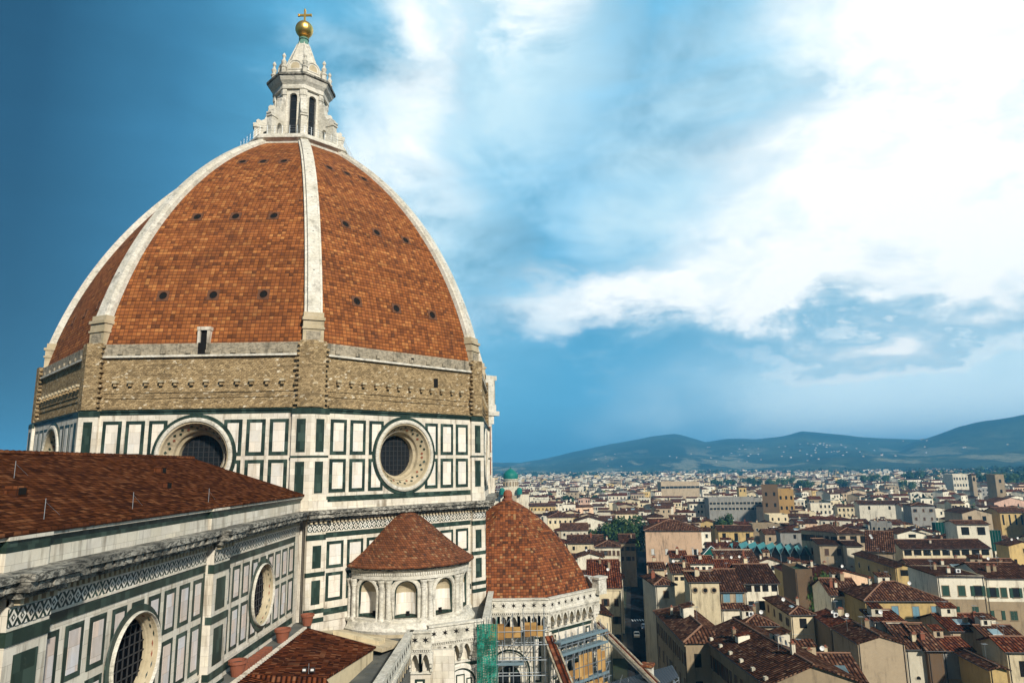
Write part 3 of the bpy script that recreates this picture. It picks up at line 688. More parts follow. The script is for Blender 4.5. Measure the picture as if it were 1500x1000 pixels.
bt.bx(5.2, 6.42, -.55, .55, 95.1, 95.7, 'rib_marble'); bt.bx(5.15, 6.45, -.52, .52, 98.7, 98.9, 'rib_marble')
b0 = bt.build('buttress', lanto)
for k in range(8):
    o = b0 if k == 0 else put(b0, lanto, (0, 0, 0)); o.rotation_euler = (0, 0, -pi/2+pi/8+k*pi/4)
pn = MB(); pn.lathe([(.34, 106.4), (.34, 107.3), (.46, 107.4), (.46, 107.55), (.24, 107.7), (.34, 108.1), (.40, 108.35), (.22, 108.6), (.14, 108.9), (.26, 109.15), (.26, 109.35), (.05, 109.7), (0, 109.75)], 'rib_marble', 8, (4.0, 0))
p1_ = pn.build('pinnacle', lanto)
for k in range(8):
    o = p1_ if k == 0 else put(p1_, lanto, (0, 0, 0)); o.rotation_euler = (0, 0, -pi/2+pi/8+k*pi/4)
sp = MB()
oct_lathe(sp, [(3.0, 107.0), (2.75, 107.4), (2.2, 109.2), (1.5, 111.3), (.85, 113.2)], 'rib_marble'); oct_lathe(sp, [(.85, 113.2), (.62, 114.1)], 'copper_green')
for k in range(8):
    a = -pi/2+pi/8+k*pi/4; sp.tube((3.2*cos(a), 3.2*sin(a), 107.0), (.9*cos(a), .9*sin(a), 113.4), .14, 'rib_marble', 6, .06)
    F = face(k, 3.28); sp.add([F(u, z, .02) for u, z in arch(0, 107.4, 107.9, 1.7, 10)], 'rib_marble'); sp.sweep(F, arch(0, 107.4, 107.9, 1.9, 10), [(-.1, -.4), (-.1, .12), (.1, .12), (.12, .0)], 'rib_marble')
    sp.add([F(u, z, .03) for u, z in arch(0, 107.5, 107.9, 1.25, 8)], 'ochre_stone')
sp.lathe([(.55, 114.1), (.75, 114.2), (.75, 114.4), (.5, 114.5), (.5, 114.8)], 'copper_green', 12); spo = sp.build('spire', lanto)
gb = MB(); gb.lathe([(1.32*sin(pi*i/20), 116.0-1.32*cos(pi*i/20)) for i in range(21)], 'gold', 28); gb.lathe([(.55, 114.5), (.78, 114.75), (.6, 114.95)], 'gold', 16); gb.build('golden_ball', lanto, None, True)
cr = MB(); cr.bx(-.14, .14, -.12, .12, 117.2, 119.3, 'gold'); cr.bx(-.95, -.14, -.12, .12, 118.32, 118.6, 'gold'); cr.bx(.14, .95, -.12, .12, 118.32, 118.6, 'gold')
for x, z in ((-.95, 118.46), (.95, 118.46), (0, 119.3)): cr.bx(x-.1, x+.1, -.16, .16, z-.17, z+.17, 'gold')
cr.build('cross', lanto)
rl = MB()
for k in range(8):
    F = face(k, 7.35); h = 7.35*.414
    for z in (95.65, 96.0, 96.35): rl.tube(F(-h, z, 0), F(h, z, 0), .018, 'steel_tube', 5)
    for i in range(6): u = -h+2*h*i/6; rl.tube(F(u, 95.1, 0), F(u, 96.4, 0), .022, 'steel_tube', 5)
rl.build('railing', lanto)

# ---------------------------------------------------------------- nave
XN = 10.6
Fn = lambda u, z, o: (XN+o, u, z)
nv = MB(); zc, Rn = 40.4, 2.3
BAYS = (-36.7, -55.3, -73.9)
NP = [(7.75, 6.45), (6.0, 4.65), (4.2, 2.85), (2.4, 1.05)]
for c in BAYS:
    nv.holed(Fn, c-9.3, c+9.3, 33.5, 46.2, circle(c, zc, Rn, 48), 0, 'white_marble', (c, zc))
    for z0, z1 in ((40.9, 43.3), (37.6, 40.5)):
        for a, b in NP+[(.62, -.62)]:
            for sg in ((-1, 1) if a > 1 else (1,)):
                u0, u1 = sorted((sg*a, sg*b)); inlay(nv, Fn, c+u0, c+u1, z0, z1, .03, .26, 'nave_marble', (c, zc, Rn+.3))
    wallbands(nv, Fn, c-7.95, c+8.0, 0)
    band(nv, Fn, c-7.95, c+8.0, 36.55, 37.1, .05, 'green_marble'); band(nv, Fn, c-7.95, c+8.0, 36.05, 36.5, .12, 'white_marble'); band(nv, Fn, c-7.95, c+8.0, 37.1, 37.35, .09, 'white_marble')
    band(nv, Fn, c-8.0, c-7.8, 37.4, 43.55, .045, 'green_marble'); band(nv, Fn, c+7.82, c+8.0, 37.4, 43.55, .045, 'green_marble')
    # buttress strip at the bay's west end
    u0, u1 = c-10.55, c-8.05
    nv.box(Fn, u0, u1, 33.5, 46.0, 0, .55, 'white_marble'); diamonds(nv, Fn, u0, u1, 44.22, 44.88, .59)
    for z0, z1 in ((43.5, 44.05), (40.35, 40.8), (36.9, 37.35), (36.1, 36.5)): nv.box(Fn, u0-.04, u1+.04, z0, z1, .2, .60, 'green_marble')
    for z0, z1 in ((41.1, 43.1), (37.7, 40.0)): inlay(nv, Fn, u0+.55, u1-.55, z0, z1, .57, .01, 'green_marble')
    entab(nv, Fn, u0, u1, .55, .3, .3)
entab(nv, Fn, -84.0, -28.4, 0)
nv.box(Fn, -88, -27, 46.25, 46.98, -1, .05, 'white_marble'); nv.box(Fn, -88, -27, 46.98, 47.45, -1, .02, 'green_marble'); nv.box(Fn, -88, -27, 47.45, 47.74, -1, .22, 'white_marble')
for c in BAYS:
    for z0, z1, m_ in ((46.25, 46.98, 'white_marble'), (46.98, 47.45, 'green_marble'), (47.45, 47.74, 'white_marble')): nv.box(Fn, c-10.6, c-8.0, z0+.003, min(z1, 47.6)-.003, -.1, .25+(.10 if z0 == 47.45 else 0), m_)
nv.bx(-XN, XN-1.8, -90, -27.2, 30, 46.2, 'white_marble'); nv.bx(-XN-.3, XN-.8, -88, -27.2, 46.2, 47.5, 'white_marble')
nv.add([(-XN, -88, 47), (XN, -88, 47), (0, -88, 51)], 'white_marble')
navo = nv.build('nave', cath)
for c in BAYS[:2]: round_window(navo, Fn, c, zc, Rn+.06, 2.02, .60, 'ochre_stone', 'black_glass')
round_window(navo, Fn, BAYS[2], zc, Rn+.06, 2.02, .60, 'ochre_stone', 'black_glass')
rf = MB(); XE = XN+.32
rf.slab([[(XE, -89, 47.78), (XE, -26.9, 47.78), (0, -26.9, 51.3), (0, -89, 51.3)]], .18, 'nave_tile')
rf.slab([[(-XE, -26.9, 47.78), (-XE, -89, 47.78), (0, -89, 51.3), (0, -26.9, 51.3)]], .18, 'nave_tile')
yy = -89
while yy < -27.5:                                      # ridge caps
    rf.tube((0, yy, 51.33), (0, yy+.5, 51.36), .16, 'nave_tile', 6, .19); yy += .52
for (y, x) in ((-60.2, 6.9), (-46.5, 7.2), (-41, 4)):
    z = 51.3-x*(51.3-47.78)/XE; rf.bx(x-.3, x+.3, y-.35, y+.35, z-.1, z+.42, 'nave_tile'); rf.bx(x+.3, x+.32, y-.25, y+.25, z, z+.33, 'dark_void')
navr = rf.build('roof', navo)
lr = MB()
for (px, py) in ((145, 697), (198, 745), (70, 760), (310, 735), (20, 700)):
    p = None
    for q in range(400):                               # lightning rods stand on the slope
        x = q*.03; z = 51.3-x*(51.3-47.78)/XE; a = at(px, py, z)
        if abs(a.x-x) < .25: p = (x, a.y, z); break
    if p: lr.tube(p, (p[0], p[1], p[2]+.9), .014, 'steel_tube', 5); lr.tube((p[0], p[1], p[2]+.75), (p[0]-.1, p[1]+1.2, p[2]+.12), .008, 'steel_tube', 4)
lr.build('lightning_rod', navr)

# ---------------------------------------------------------------- exedra
ex = MB(); S2 = sqrt(.5); EC = (19.45, -19.45); RE = 6.3
def Fe(u, z, o):
    t = u/RE; c, s = cos(t), sin(t)
    return (EC[0]+(S2*c+S2*s)*(RE+o), EC[1]+(-S2*c+S2*s)*(RE+o), z)
SW_ = RE*RAD(36)
for i in range(-2, 3):
    c = i*SW_; ol = arch(c, 36.15, 38.45, 2.15, 12)
    ex.holed(Fe, c-SW_/2, c+SW_/2, 35.6, 39.75, ol, 0, 'rib_marble', (c, 37.9))
    ex.sweep(Fe, ol, [(-.34, 0), (-.34, .09), (-.2, .13), (-.05, .13), (-.05, .06), (0, .06), (0, -.02)], 'rib_marble')
    ex.sweep(Fe, [(u, max(z, 36.2)) for u, z in arch(c, 36.16, 38.45, 2.13, 12)], [(0, -.02), (.02, -.22), (.1, -.22)], 'green_marble')
    for sg in (-1, 1):                                 # green spandrel chips
        ex.add([Fe(c+sg*1.55, 39.62, .012), Fe(c+sg*.95, 39.62, .012), Fe(c+sg*1.55, 39.0, .012)], 'green_marble')
ex.lathe([(RE+.75, 34.9), (RE+.85, 35.15), (RE+.62, 35.45), (RE+.5, 35.8), (RE+.3, 35.85), (RE+.3, 36.1), (RE, 36.12)], 'rib_marble', 40, EC, RAD(-135), RAD(45))
ex.lathe([(RE+.75, 33.0), (RE+.75, 34.9)], 'ochre_stone', 40, EC, RAD(-135), RAD(45))
ex.lathe([(RE+.05, 39.6), (RE+.2, 39.65), (RE+.2, 39.95), (RE+.12, 40.0), (RE+.12, 40.3), (RE+.4, 40.45), (RE+.55, 40.6), (RE+.6, 40.85), (RE-.5, 41.0)], ['rib_marble']*5+['weathered_stone']*3, 48, EC, RAD(-135), RAD(45))
n = 88
for i in range(n):
    u = -RE*pi/2+(i+.5)*RE*pi/n; ex.box(Fe, u-.07, u+.07, 40.02, 40.28, .1, .26, 'rib_marble')
exo = ex.build('exedra', cath)
for i in range(-2, 3):                                 # niches
    mb = MB(); c = i*SW_; rr, dp, zb, zs = 1.08, 1.0, 36.12, 38.45; nn = 12
    cl = lambda a, k: (c+rr*k*cos(a), -.02-dp*k*sin(a))
    for q in range(nn):
        a, b = pi*q/nn, pi*(q+1)/nn
        (u1, o1), (u2, o2) = cl(a, 1), cl(b, 1)
        mb.add([Fe(u1, zb, o1), Fe(u2, zb, o2), Fe(u2, zb+.28, o2), Fe(u1, zb+.28, o1)], 'green_marble')
        mb.add([Fe(u1, zb+.28, o1), Fe(u2, zb+.28, o2), Fe(u2, zs-.1, o2), Fe(u1, zs-.1, o1)], 'panel_marble')
        mb.add([Fe(u1, zs-.1, o1), Fe(u2, zs-.1, o2), Fe(u2, zs, o2), Fe(u1, zs, o1)], 'ochre_stone')
        for w in range(5):
            s1, s2 = pi/2*w/5, pi/2*(w+1)/5
            p1, p2 = cl(a, cos(s1)), cl(b, cos(s1)); p3, p4 = cl(b, cos(s2)), cl(a, cos(s2))
            mb.add([Fe(p1[0], zs+rr*sin(s1), p1[1]), Fe(p2[0], zs+rr*sin(s1), p2[1]), Fe(p3[0], zs+rr*sin(s2), p3[1]), Fe(p4[0], zs+rr*sin(s2), p4[1])], 'ochre_stone')
        mb.add([Fe(c, zb+.01, -.02), Fe(u1, zb+.01, o1), Fe(u2, zb+.01, o2)], 'ochre_stone')
    mb.box(Fe, c+.05, c+.42, zb+.02, zb+.5, -dp, -dp+.16, 'dark_void')
    if i == 1:
        mb.box(Fe, c-.98, c-.55, zb+.02, zb+.85, -.5, -.3, 'dark_void'); mb.box(Fe, c-.85, c-.6, zs-.5, zs-.05, -.6, -.4, 'dark_void'); mb.box(Fe, c-.78, c-.68, zs-1.2, zs-.5, -.6, -.45, 'terracotta')
    mb.build('niche', exo)
cm = MB(); cm.lathe([(.34, 35.9), (.34, 36.05), (.27, 36.15), (.24, 36.3), (.22, 38.9), (.28, 38.95), (.25, 39.0), (.30, 39.3), (.40, 39.5), (.40, 39.62)], 'rib_marble', 12)
cm.bx(-.4, .4, -.4, .4, 35.75, 35.95, 'rib_marble'); c0 = cm.build('column', exo)
first = True
for i in range(6):
    for sg in (-1, 1):
        u = -SW_*2.5+SW_*i+sg*.34
        p = Fe(u, 0, .12); th = u/RE-pi/4
        o = c0 if first else put(c0, exo, (0, 0, 0)); first = False
        o.location = p; o.rotation_euler = (0, 0, th)
er = MB()                                              # half-cone of tiles leaning on the drum wall
pr = [(RE+.78, 40.82), (RE+.3, 41.12), (5.2, 42.05), (3.9, 43.1), (2.7, 44.15), (1.7, 44.95), (.8, 45.45), (.0, 45.62)]
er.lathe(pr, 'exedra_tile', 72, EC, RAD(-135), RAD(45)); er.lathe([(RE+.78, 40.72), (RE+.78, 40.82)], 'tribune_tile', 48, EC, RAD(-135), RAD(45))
for i in range(5): pass
ero = er.build('roof', exo)

# ---------------------------------------------------------------- parapets with star inlays over small pointed arches
def star(mb, F, u, z, r, o):
    for q in range(3):
        a = pi*q/3+pi/6; du, dz_ = cos(a)*r, sin(a)*r; eu, ez = -sin(a)*r*.24, cos(a)*r*.24
        mb.add([F(u-du, z-dz_, o+.004*q), F(u+eu, z+ez, o+.004*q), F(u+du, z+dz_, o+.004*q), F(u-eu, z-ez, o+.004*q)], 'dark_void')
def parapet(mb, F, u0, u1, zt, ov=.8, step=1.12, inner=True):
    mb.box(F, u0, u1, zt-.16, zt, ov-.5, ov+.14, 'rib_marble', True); mb.box(F, u0, u1, zt-1.35, zt-.16, ov-.35, ov, 'rib_marble', True)
    mb.box(F, u0, u1, zt-1.55, zt-1.35, ov-.5, ov+.10, 'rib_marble', True)
    n = max(1, round((u1-u0)/step)); w = (u1-u0)/n
    for i in range(n):
        c = u0+(i+.5)*w; star(mb, F, c, zt-.75, .34, ov+.012)
        for q in range(5):
            uu = u0+i*w+(q+.5)*w/5; mb.box(F, uu-w*.06, uu+w*.06, zt-1.74, zt-1.55, 0, ov+.04, 'rib_marble')
    mb.box(F, u0, u1, zt-1.9, zt-1.74, 0, ov-.04, 'rib_marble')
    for i in range(n):                                  # spandrels of the pointed arches, brackets and dark hollows
        a, b = u0+i*w, u0+(i+1)*w; c = (a+b)/2; z1, z0 = zt-1.9, zt-2.75; oo = ov-.08
        pts = [(a+w*.14, z0)]+[(a+w*.14+(c-a-w*.14)*t**1.0, z0+(z1-z0-.08)*sin(t*pi/2)**.8) for t in (.25, .5, .75, 1)]
        for q in range(len(pts)-1):
            (p, zp), (r_, zr) = pts[q], pts[q+1]
            mb.add([F(p, zp, oo), F(r_, zr, oo), F(r_, z1, oo), F(p, z1, oo)], 'rib_marble'); mb.add([F(2*c-p, zp, oo), F(2*c-r_, zr, oo), F(2*c-r_, z1, oo), F(2*c-p, z1, oo)], 'rib_marble')
            mb.add([F(p, zp, oo), F(r_, zr, oo), F(r_, zr, .0), F(p, zp, .0)], 'ochre_stone'); mb.add([F(2*c-p, zp, oo), F(2*c-r_, zr, oo), F(2*c-r_, zr, .0), F(2*c-p, zp, .0)], 'ochre_stone')
        for e in (a, b):
            mb.box(F, e-w*.14, e+w*.14, z0, z1, 0, oo, 'rib_marble'); mb.box(F, e-w*.14, e+w*.14, z0-.35, z0, 0, oo*.8, 'rib_marble'); mb.box(F, e-w*.13, e+w*.13, z0-.75, z0-.35, 0, oo*.45, 'rib_marble')
    mb.box(F, u0, u1, zt-3.75, zt-3.5, 0, .16, 'rib_marble')
def seg_frame(P, Q):                                    # wall frame from P to Q, outside on the right-hand side seen from above
    P = Vector((P[0], P[1])); Q = Vector((Q[0], Q[1])); t = (Q-P).normalized(); nn = Vector((t.y, -t.x)); L = (Q-P).length
    return (lambda u, z, o: (P.x+t.x*u+nn.x*o, P.y+t.y*u+nn.y*o, z)), L

# ---------------------------------------------------------------- south tribune
tb = MB(); TC = (30.0, 0.0); AT = 10.2
for k in (0, 1, 2, 3, 4):
    F = face(k, AT+.2, TC); h = (AT+.2)*.4142
    tb.box(F, -h, h, 0, 34, -.6, 0, 'white_marble')
    for sg in (-1, 1): u0, u1 = sorted((sg*(h-.5), sg*h)); tb.box(F, u0, u1, 0, 31.3, 0, .35, 'white_marble')
    for z0, z1 in ((26.0, 30.8), (20.5, 25.5), (14, 20)): inlay(tb, F, -h+.7, -h+1.6, z0, z1, .04, .22); inlay(tb, F, h-1.6, h-.7, z0, z1, .04, .22)
    band(tb, F, -h, h, 31.0, 31.4, .06, 'green_marble')
    tb.sweep(F, arch(0, 23, 27.2, 4.2, 16), [(-.5, 0), (-.5, .18), (-.3, .25), (-.3, .1), (-.05, .1), (-.05, .2), (0, .2), (0, -.3)], ['green_marble', 'rib_marble', 'rib_marble', 'green_marble', 'rib_marble', 'rib_marble', 'rib_marble'])
    tb.add([F(u, z, .02) for u, z in arch(0, 23, 27.2, 4.2, 16)], 'rib_marble'); tb.add([F(u, z, .04) for u, z in arch(0, 23, 26.6, 2.6, 14)], 'glass_dark')
    tb.sweep(F, arch(0, 23, 26.6, 2.8, 14), [(0, .03), (0, .2), (.15, .2), (.15, .03)], 'rib_marble'); tb.box(F, -.08, .08, 23, 27.6, 0, .1, 'rib_marble')
    for q in (-1, 1): tb.add([F(q*.65+.34*cos(2*pi*i/12), 27.3+.34*sin(2*pi*i/12), .05) for i in range(12)], 'green_marble')
    tb.box(F, -2.2, 2.2, 22.2, 23, 0, .2, 'rib_marble')
tribo = tb.build('tribune', cath)
pp = MB()
for k in (0, 1, 2, 3):
    F = face(k, AT+.2, TC); h = (AT+1.0)*.4142
    parapet(pp, F, -h, h, 35.15)
    pp.box(face(k, AT-.6, TC), -h, h, 33.4, 33.7, -.5, 1.2, 'lead_walk')
pp.build('parapet', tribo)
td = MB(); pr = [(10.15, 33.6), (10.12, 34.6), (9.85, 35.6), (9.3, 36.9), (8.45, 38.4), (7.3, 40.0), (5.9, 41.6), (4.4, 43.1), (2.9, 44.35), (1.4, 45.3), (.45, 45.75), (0, 45.8)]
for k in range(8):
    nx, ny = nrm(k); tx, ty = -ny, nx; L = 0; NC = 8
    sub = []
    for j in range(len(pr)-1):
        for q in range(3): sub.append((pr[j][0]+(pr[j+1][0]-pr[j][0])*q/3, pr[j][1]+(pr[j+1][1]-pr[j][1])*q/3))
    sub.append(pr[-1])
    for j in range(len(sub)-1):
        (a1, z1), (a2, z2) = sub[j], sub[j+1]; dl = sqrt((a2-a1)**2+(z2-z1)**2); h1, h2 = a1*.4142, a2*.4142
        for i in range(NC):
            f0, f1 = -1+2*i/NC, -1+2*(i+1)/NC
            P = lambda a, h, f, z: (TC[0]+nx*a+tx*h*f, TC[1]+ny*a+ty*h*f, z)
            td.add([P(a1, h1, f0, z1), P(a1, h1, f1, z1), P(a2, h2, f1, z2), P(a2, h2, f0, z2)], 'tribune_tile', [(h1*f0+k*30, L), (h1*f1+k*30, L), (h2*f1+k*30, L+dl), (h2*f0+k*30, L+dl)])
        L += dl
tdo = td.build('dome_roof', tribo)
kb = MB(); kb.lathe([(.62, 45.6), (.66, 45.8), (.5, 45.95), (.62, 46.3), (.55, 46.75), (.3, 47.0), (0, 47.05)], 'terracotta', 14, TC); kb.build('finial', tdo, None, True)
for ang in (-67.5, -22.5):                        # sloping tiled spur buttresses
    mb = MB(); d_ = Vector((cos(RAD(ang)), sin(RAD(ang)))); n_ = Vector((-d_.y, d_.x)); B0 = Vector(TC)+d_*(AT+.6)/cos(pi/8)
    F = lambda u, w, z: (B0.x+d_.x*u+n_.x*w, B0.y+d_.y*u+n_.y*w, z)
    za, zb_, L = 31.0, 23.6, 8.4
    mb.slab([[F(0, -.6, za), F(L, -.6, zb_), F(L, .6, zb_), F(0, .6, za)]], .3, 'roof_red', 'rib_marble')
    for s_ in (-1, 1): mb.slab([[F(0, s_*.62-.10, za+.18), F(L, s_*.62-.10, zb_+.18), F(L, s_*.62+.10, zb_+.18), F(0, s_*.62+.10, za+.18)]], .34, 'grey_plaster')
    for w_ in (-.5, .5):
        for q in range(8): f0, f1 = q/8, (q+1)/8; zz = lambda f: za-.3+(zb_-za)*f; zl = lambda f: zz(f)-.25-5*max(0, f-.85); mb.add([F(L*f0, w_, zz(f0)), F(L*f1, w_, zz(f1)), F(L*f1, w_, zl(f1)), F(L*f0, w_, zl(f0))], 'white_marble')
    mb.slab([[F(0, -.5, za-.55), F(L*.85, -.5, zb_-.55+(za-zb_)*.15), F(L*.85, .5, zb_-.55+(za-zb_)*.15), F(0, .5, za-.55)]], .1, 'white_marble')
    mb.box(lambda u, z, o: F(L-u, o, z), -.02, 1.9, 8, zb_-.4, -.55, .55, 'white_marble', True)
    Fb_ = lambda u, z, o: F(L-2.6+u, 1.0+o, z)
    if ang > -60:
        mb.box(Fb_, -.6, .6, zb_-1, zb_+2.6, -.4, .8, 'rib_marble', True); mb.box(Fb_, -.75, .75, zb_+2.6, zb_+2.85, -.55, .95, 'tribune_tile', True)
        G_ = lambda u, z, o: F(L-2.3-o, u, z)
    mb.build('spur_buttress', tribo)
# small corner turret by the tribune
mb = MB(); F = face(1, AT+.2, TC); h = (AT+1)*.4142
for q in (0,): mb.box(F, h-.6, h+.9, 34.4, 36.2, .2, 1.3, 'rib_marble', True); mb.box(F, h-.75, h+1.05, 36.2, 36.45, .1, 1.45, 'rib_marble', True)
mb.build('turret', tribo)

# ---------------------------------------------------------------- south aisle and the block between aisle and tribune
ai = MB()
ai.bx(10.6, 12.0, -92, -27.4, 33, 36.30, 'lead_walk')
ai.bx(12.0, 12.25, -92, -29.8, 33, 36.42, 'white_marble')
ai.bx(12.25, 21.3, -92, -18, 30, 34.2, 'lead_walk')
A_ = at(602, 921, 35.8); B_ = at(623, 914, 35.8); C_ = at(702, 904, 35.8); D_ = at(712, 868, 35.4)
ai.add([(12.0, -29.0, 34.6), (A_.x, A_.y, 34.6), (B_.x, B_.y, 34.6), (C_.x, C_.y, 34.6), (D_.x, D_.y, 34.6), (19, -12, 34.6)], 'lead_walk')
aisle = ai.build('aisle', cath)
ar = MB(); P1 = (12.25, -30.0, 36.45); P2 = (18.9, -32.0, 35.25); P3 = (17.7, -43.6, 36.05)
ar.slab([[(12.25, -44.0, 36.45), (17.7, -43.6, 36.05), P2, P1]], .16, 'aisle_tile')
ar.slab([[(12.25, -92, 36.45), (19.3, -92, 34.9), (19.3, -45.0, 34.9), (12.25, -44.0, 36.45)]], .16, 'aisle_tile')
ar.slab([[(12.25, -44.0, 36.47), (19.3, -45.0, 34.9), (17.7, -43.6, 36.05)]], .16, 'aisle_tile')
ar.add([(18.7, -32.2, 35.1), (17.6, -43.6, 35.9), (17.6, -43.6, 34.2), (18.7, -32.2, 34.2)], 'plaster_cream'); ar.add([(18.7, -32.2, 35.1), (12.25, -30.2, 36.3), (12.25, -30.2, 34.2), (18.7, -32.2, 34.2)], 'plaster_cream')
yy = -30.4
while yy > -60: ar.bx(12.2, 12.5, yy-.2, yy, 36.42, 36.56, 'white_marble'); yy -= .45
ar.build('roof', aisle)
fl = MB(); fl.slab([[(12.4, -29.6, 36.0), (19.3, -31.4, 34.9), (20.6, -28.6, 34.75), (15, -27.2, 35.6)]], .3, 'ochre_stone'); fl.slab([[(14.6, -29.6, 36.05), (18.9, -30.6, 35.3), (19.2, -29.4, 35.3)]], .35, 'plaster_cream'); fl.build('flashing', aisle)
pa = MB()
F, L = seg_frame((A_.x-.6, A_.y-50), (A_.x-.6, A_.y)); parapet(pa, F, 0, L, 35.8, .8)
pa.box(F, 0, L, 8, 33.9, -.6, 0, 'white_marble')
for i in range(16): inlay(pa, F, L-1.6-i*2.2, L-.4-i*2.2, 26, 31.6, .04, .26)
F, L = seg_frame((A_.x-.8, A_.y), (B_.x, B_.y)); F2 = F
F, L = seg_frame((A_.x, A_.y), (A_.x+1.9, A_.y)); parapet(pa, F, 0, L, 35.8, .8, 1.2); pa.box(F, 0, L+2, 8, 34, -.6, 0, 'white_marble'); inlay(pa, F, .4, 1.3, 27, 31.6, .04, .2)
F, L = seg_frame((B_.x, B_.y), (C_.x, C_.y)); parapet(pa, F, 0, L, 35.8, .8, 1.05); pa.box(F, 0, L, 8, 34, -.8, 0, 'white_marble')
band(pa, F, 0, L, 31.7, 32.1, .05, 'green_marble'); inlay(pa, F, .35, 1.35, 27, 31.4, .04, .2, 'green_marble')
ol = arch(L/2+.75, 27, 30.0, 2.9, 16); pa.add([F(u, z, .03) for u, z in ol], 'panel_marble'); pa.sweep(F, ol, [(-.55, .02), (-.55, .2), (-.42, .3), (-.15, .3), (-.15, .14), (0, .14), (0, .02)], ['rib_marble', 'rib_marble', 'rib_marble', 'rib_marble', 'green_marble', 'green_marble'])
for u0, u1, zt in ((L/2-.45, L/2+.15, 30.6), (L/2+.3, L/2+1.2, 31.0), (L/2+1.35, L/2+1.95, 30.6)): inlay(pa, F, u0, u1, 27, zt, .05, .12)
band(pa, F, L-.5, L-.1, 27, 31.5, .2, 'rib_marble')
F, L = seg_frame((C_.x, C_.y), (D_.x, D_.y)); parapet(pa, F, 0, L, 35.8, .8); pa.box(F, 0, L, 8, 34, -.8, 0, 'white_marble')
pa.build('parapet', aisle)

# terracotta pots and other things that stand on the aisle roof
def pot(label, x, y, z, s=1.0):
    t = thing('flower_pot', label, 'pot', (x, y, z), 0, 'terracotta pots along the clerestory walk')
    mb = MB(); mb.lathe([(.34*s, 0), (.44*s, .45*s), (.50*s, .72*s), (.58*s, .74*s), (.58*s, .92*s), (.50*s, .92*s), (.47*s, .75*s)], 'terracotta', 18); mb.build('pot_body', t)
    mb = MB(); mb.lathe([(0, .76*s), (.48*s, .75*s)], 'bark', 14); mb.build('soil', t)
pot('terracotta pot in the corner where nave wall meets the drum', 12.0, -28.6, 36.3, 1.05)
p = at(410, 940, 36.3); pot('terracotta pot on the lead walk beyond the stacked orange tiles', 11.75, p.y, 36.3, 1.15)
p = at(327, 992, 36.3); pot('terracotta pot at the near end of the walk below the nearer round window', 11.7, p.y+.4, 36.3, 1.1)
tl = MB(); q = at(352, 972, 36.4)
for i in range(14): tl.box(lambda u, z, o: (11.75+o, q.y+u, z), -1.6+i*.36+.0, -1.3+i*.36, 36.3, 36.72+.05*(i % 2), -.32, .32, 'terracotta', True)
tag(tl.build('stacked_tiles'), 'row of orange roof tiles stacked on the lead walk by the nave wall', 'roof tiles')
fo = thing('floodlight', 'pair of small floodlights on a pole on the red aisle roof', 'floodlight', tuple(at(452, 985, 36.15)))
mb = MB(); mb.tube((0, 0, -.3), (0, 0, .62), .025, 'steel_tube'); mb.build('pole', fo)
for sx in (-.28, .28):
    mb = MB(); mb.bx(sx-.14, sx+.14, -.12, .12, .08, .32, 'iron'); mb.bx(sx-.11, sx+.11, -.13, -.121, .16, .3, 'white_paint'); mb.build('lamp_head', fo)

# ================================================================ scaffolding round the tribune
def frame_grid(mb, F, u0, u1, z0, z1, o, du=1.15, dz_=1.6, r=.045):
    n = max(1, round((u1-u0)/du)); w = (u1-u0)/n
    for i in range(n+1):
        for oo in (o, o+1.1): mb.tube(F(u0+i*w, z0, oo), F(u0+i*w, z1+random.uniform(.1, 1.0), oo), r, 'steel_tube', 5)
    z = z0
    while z < z1:
        for oo in (o, o+1.1): mb.tube(F(u0-.4, z, oo), F(u1+.4, z, oo), r, 'steel_tube', 5)
        for i in range(n+1): mb.tube(F(u0+i*w, z, o), F(u0+i*w, z, o+1.1), r, 'steel_tube', 5)
        for q in range(2): i = random.randrange(n); mb.tube(F(u0+i*w, z, o+1.1), F(u0+(i+1)*w, z+dz_, o+1.1), r, 'steel_tube', 5)
        z += dz_
def scaffold(label, k, u0, u1, z0, z1, o, panels, decks):
    t = thing('scaffold', label, 'scaffolding', (0, 0, 0), 0, 'scaffolding round the south tribune')
    F = face(k, AT+.2, TC); mb = MB(); frame_grid(mb, F, u0, u1, z0, z1, o); mb.build('tube_frame', t)
    for z, a, b in decks:
        mb = MB(); mb.box(F, a, b, z, z+.14, o-.1, o+1.25, 'deck_blue', True); mb.box(F, a, b, z+.14, z+.3, o+1.18, o+1.24, 'deck_blue', True); mb.build('deck', t)
    for a, b, za, zb in panels:
        mb = MB(); n = max(1, round((b-a)/.85)); w = (b-a)/n
        for i in range(n):
            if random.random() < .9: mb.box(F, a+i*w+.02, a+(i+1)*w-.02, za+random.uniform(-.15, .3), zb-random.choice((0, 0, 0, .35, .7)), o+1.16+.03*(i % 2), o+1.2+.03*(i % 2), 'plywood', True)
        for q in range(n+1): mb.tube(F(a+q*w, za-.6, o+1.28), F(a+q*w, zb+.5, o+1.28), .04, 'steel_tube', 5)
        mb.tube(F(a-.2, (za+zb)/2, o+1.29), F(b+.2, (za+zb)/2, o+1.29), .04, 'steel_tube', 5)
        mb.build('plywood_panel', t)
    return t
scaffold('steel tube scaffold with a strip of orange boards under the western parapet of the tribune', 0, -4.3, 4.0, 16, 33.3, .7,
         [(-3.9, -2.4, 31.0, 33.0), (-2.4, 1.4, 31.0, 32.7), (1.75, 3.9, 31.1, 32.8)], [(28.3, -3.6, 1.6), (25.9, -3.6, 1.6), (23.4, -3.6, 1.6), (21, -3.6, 1.6)])
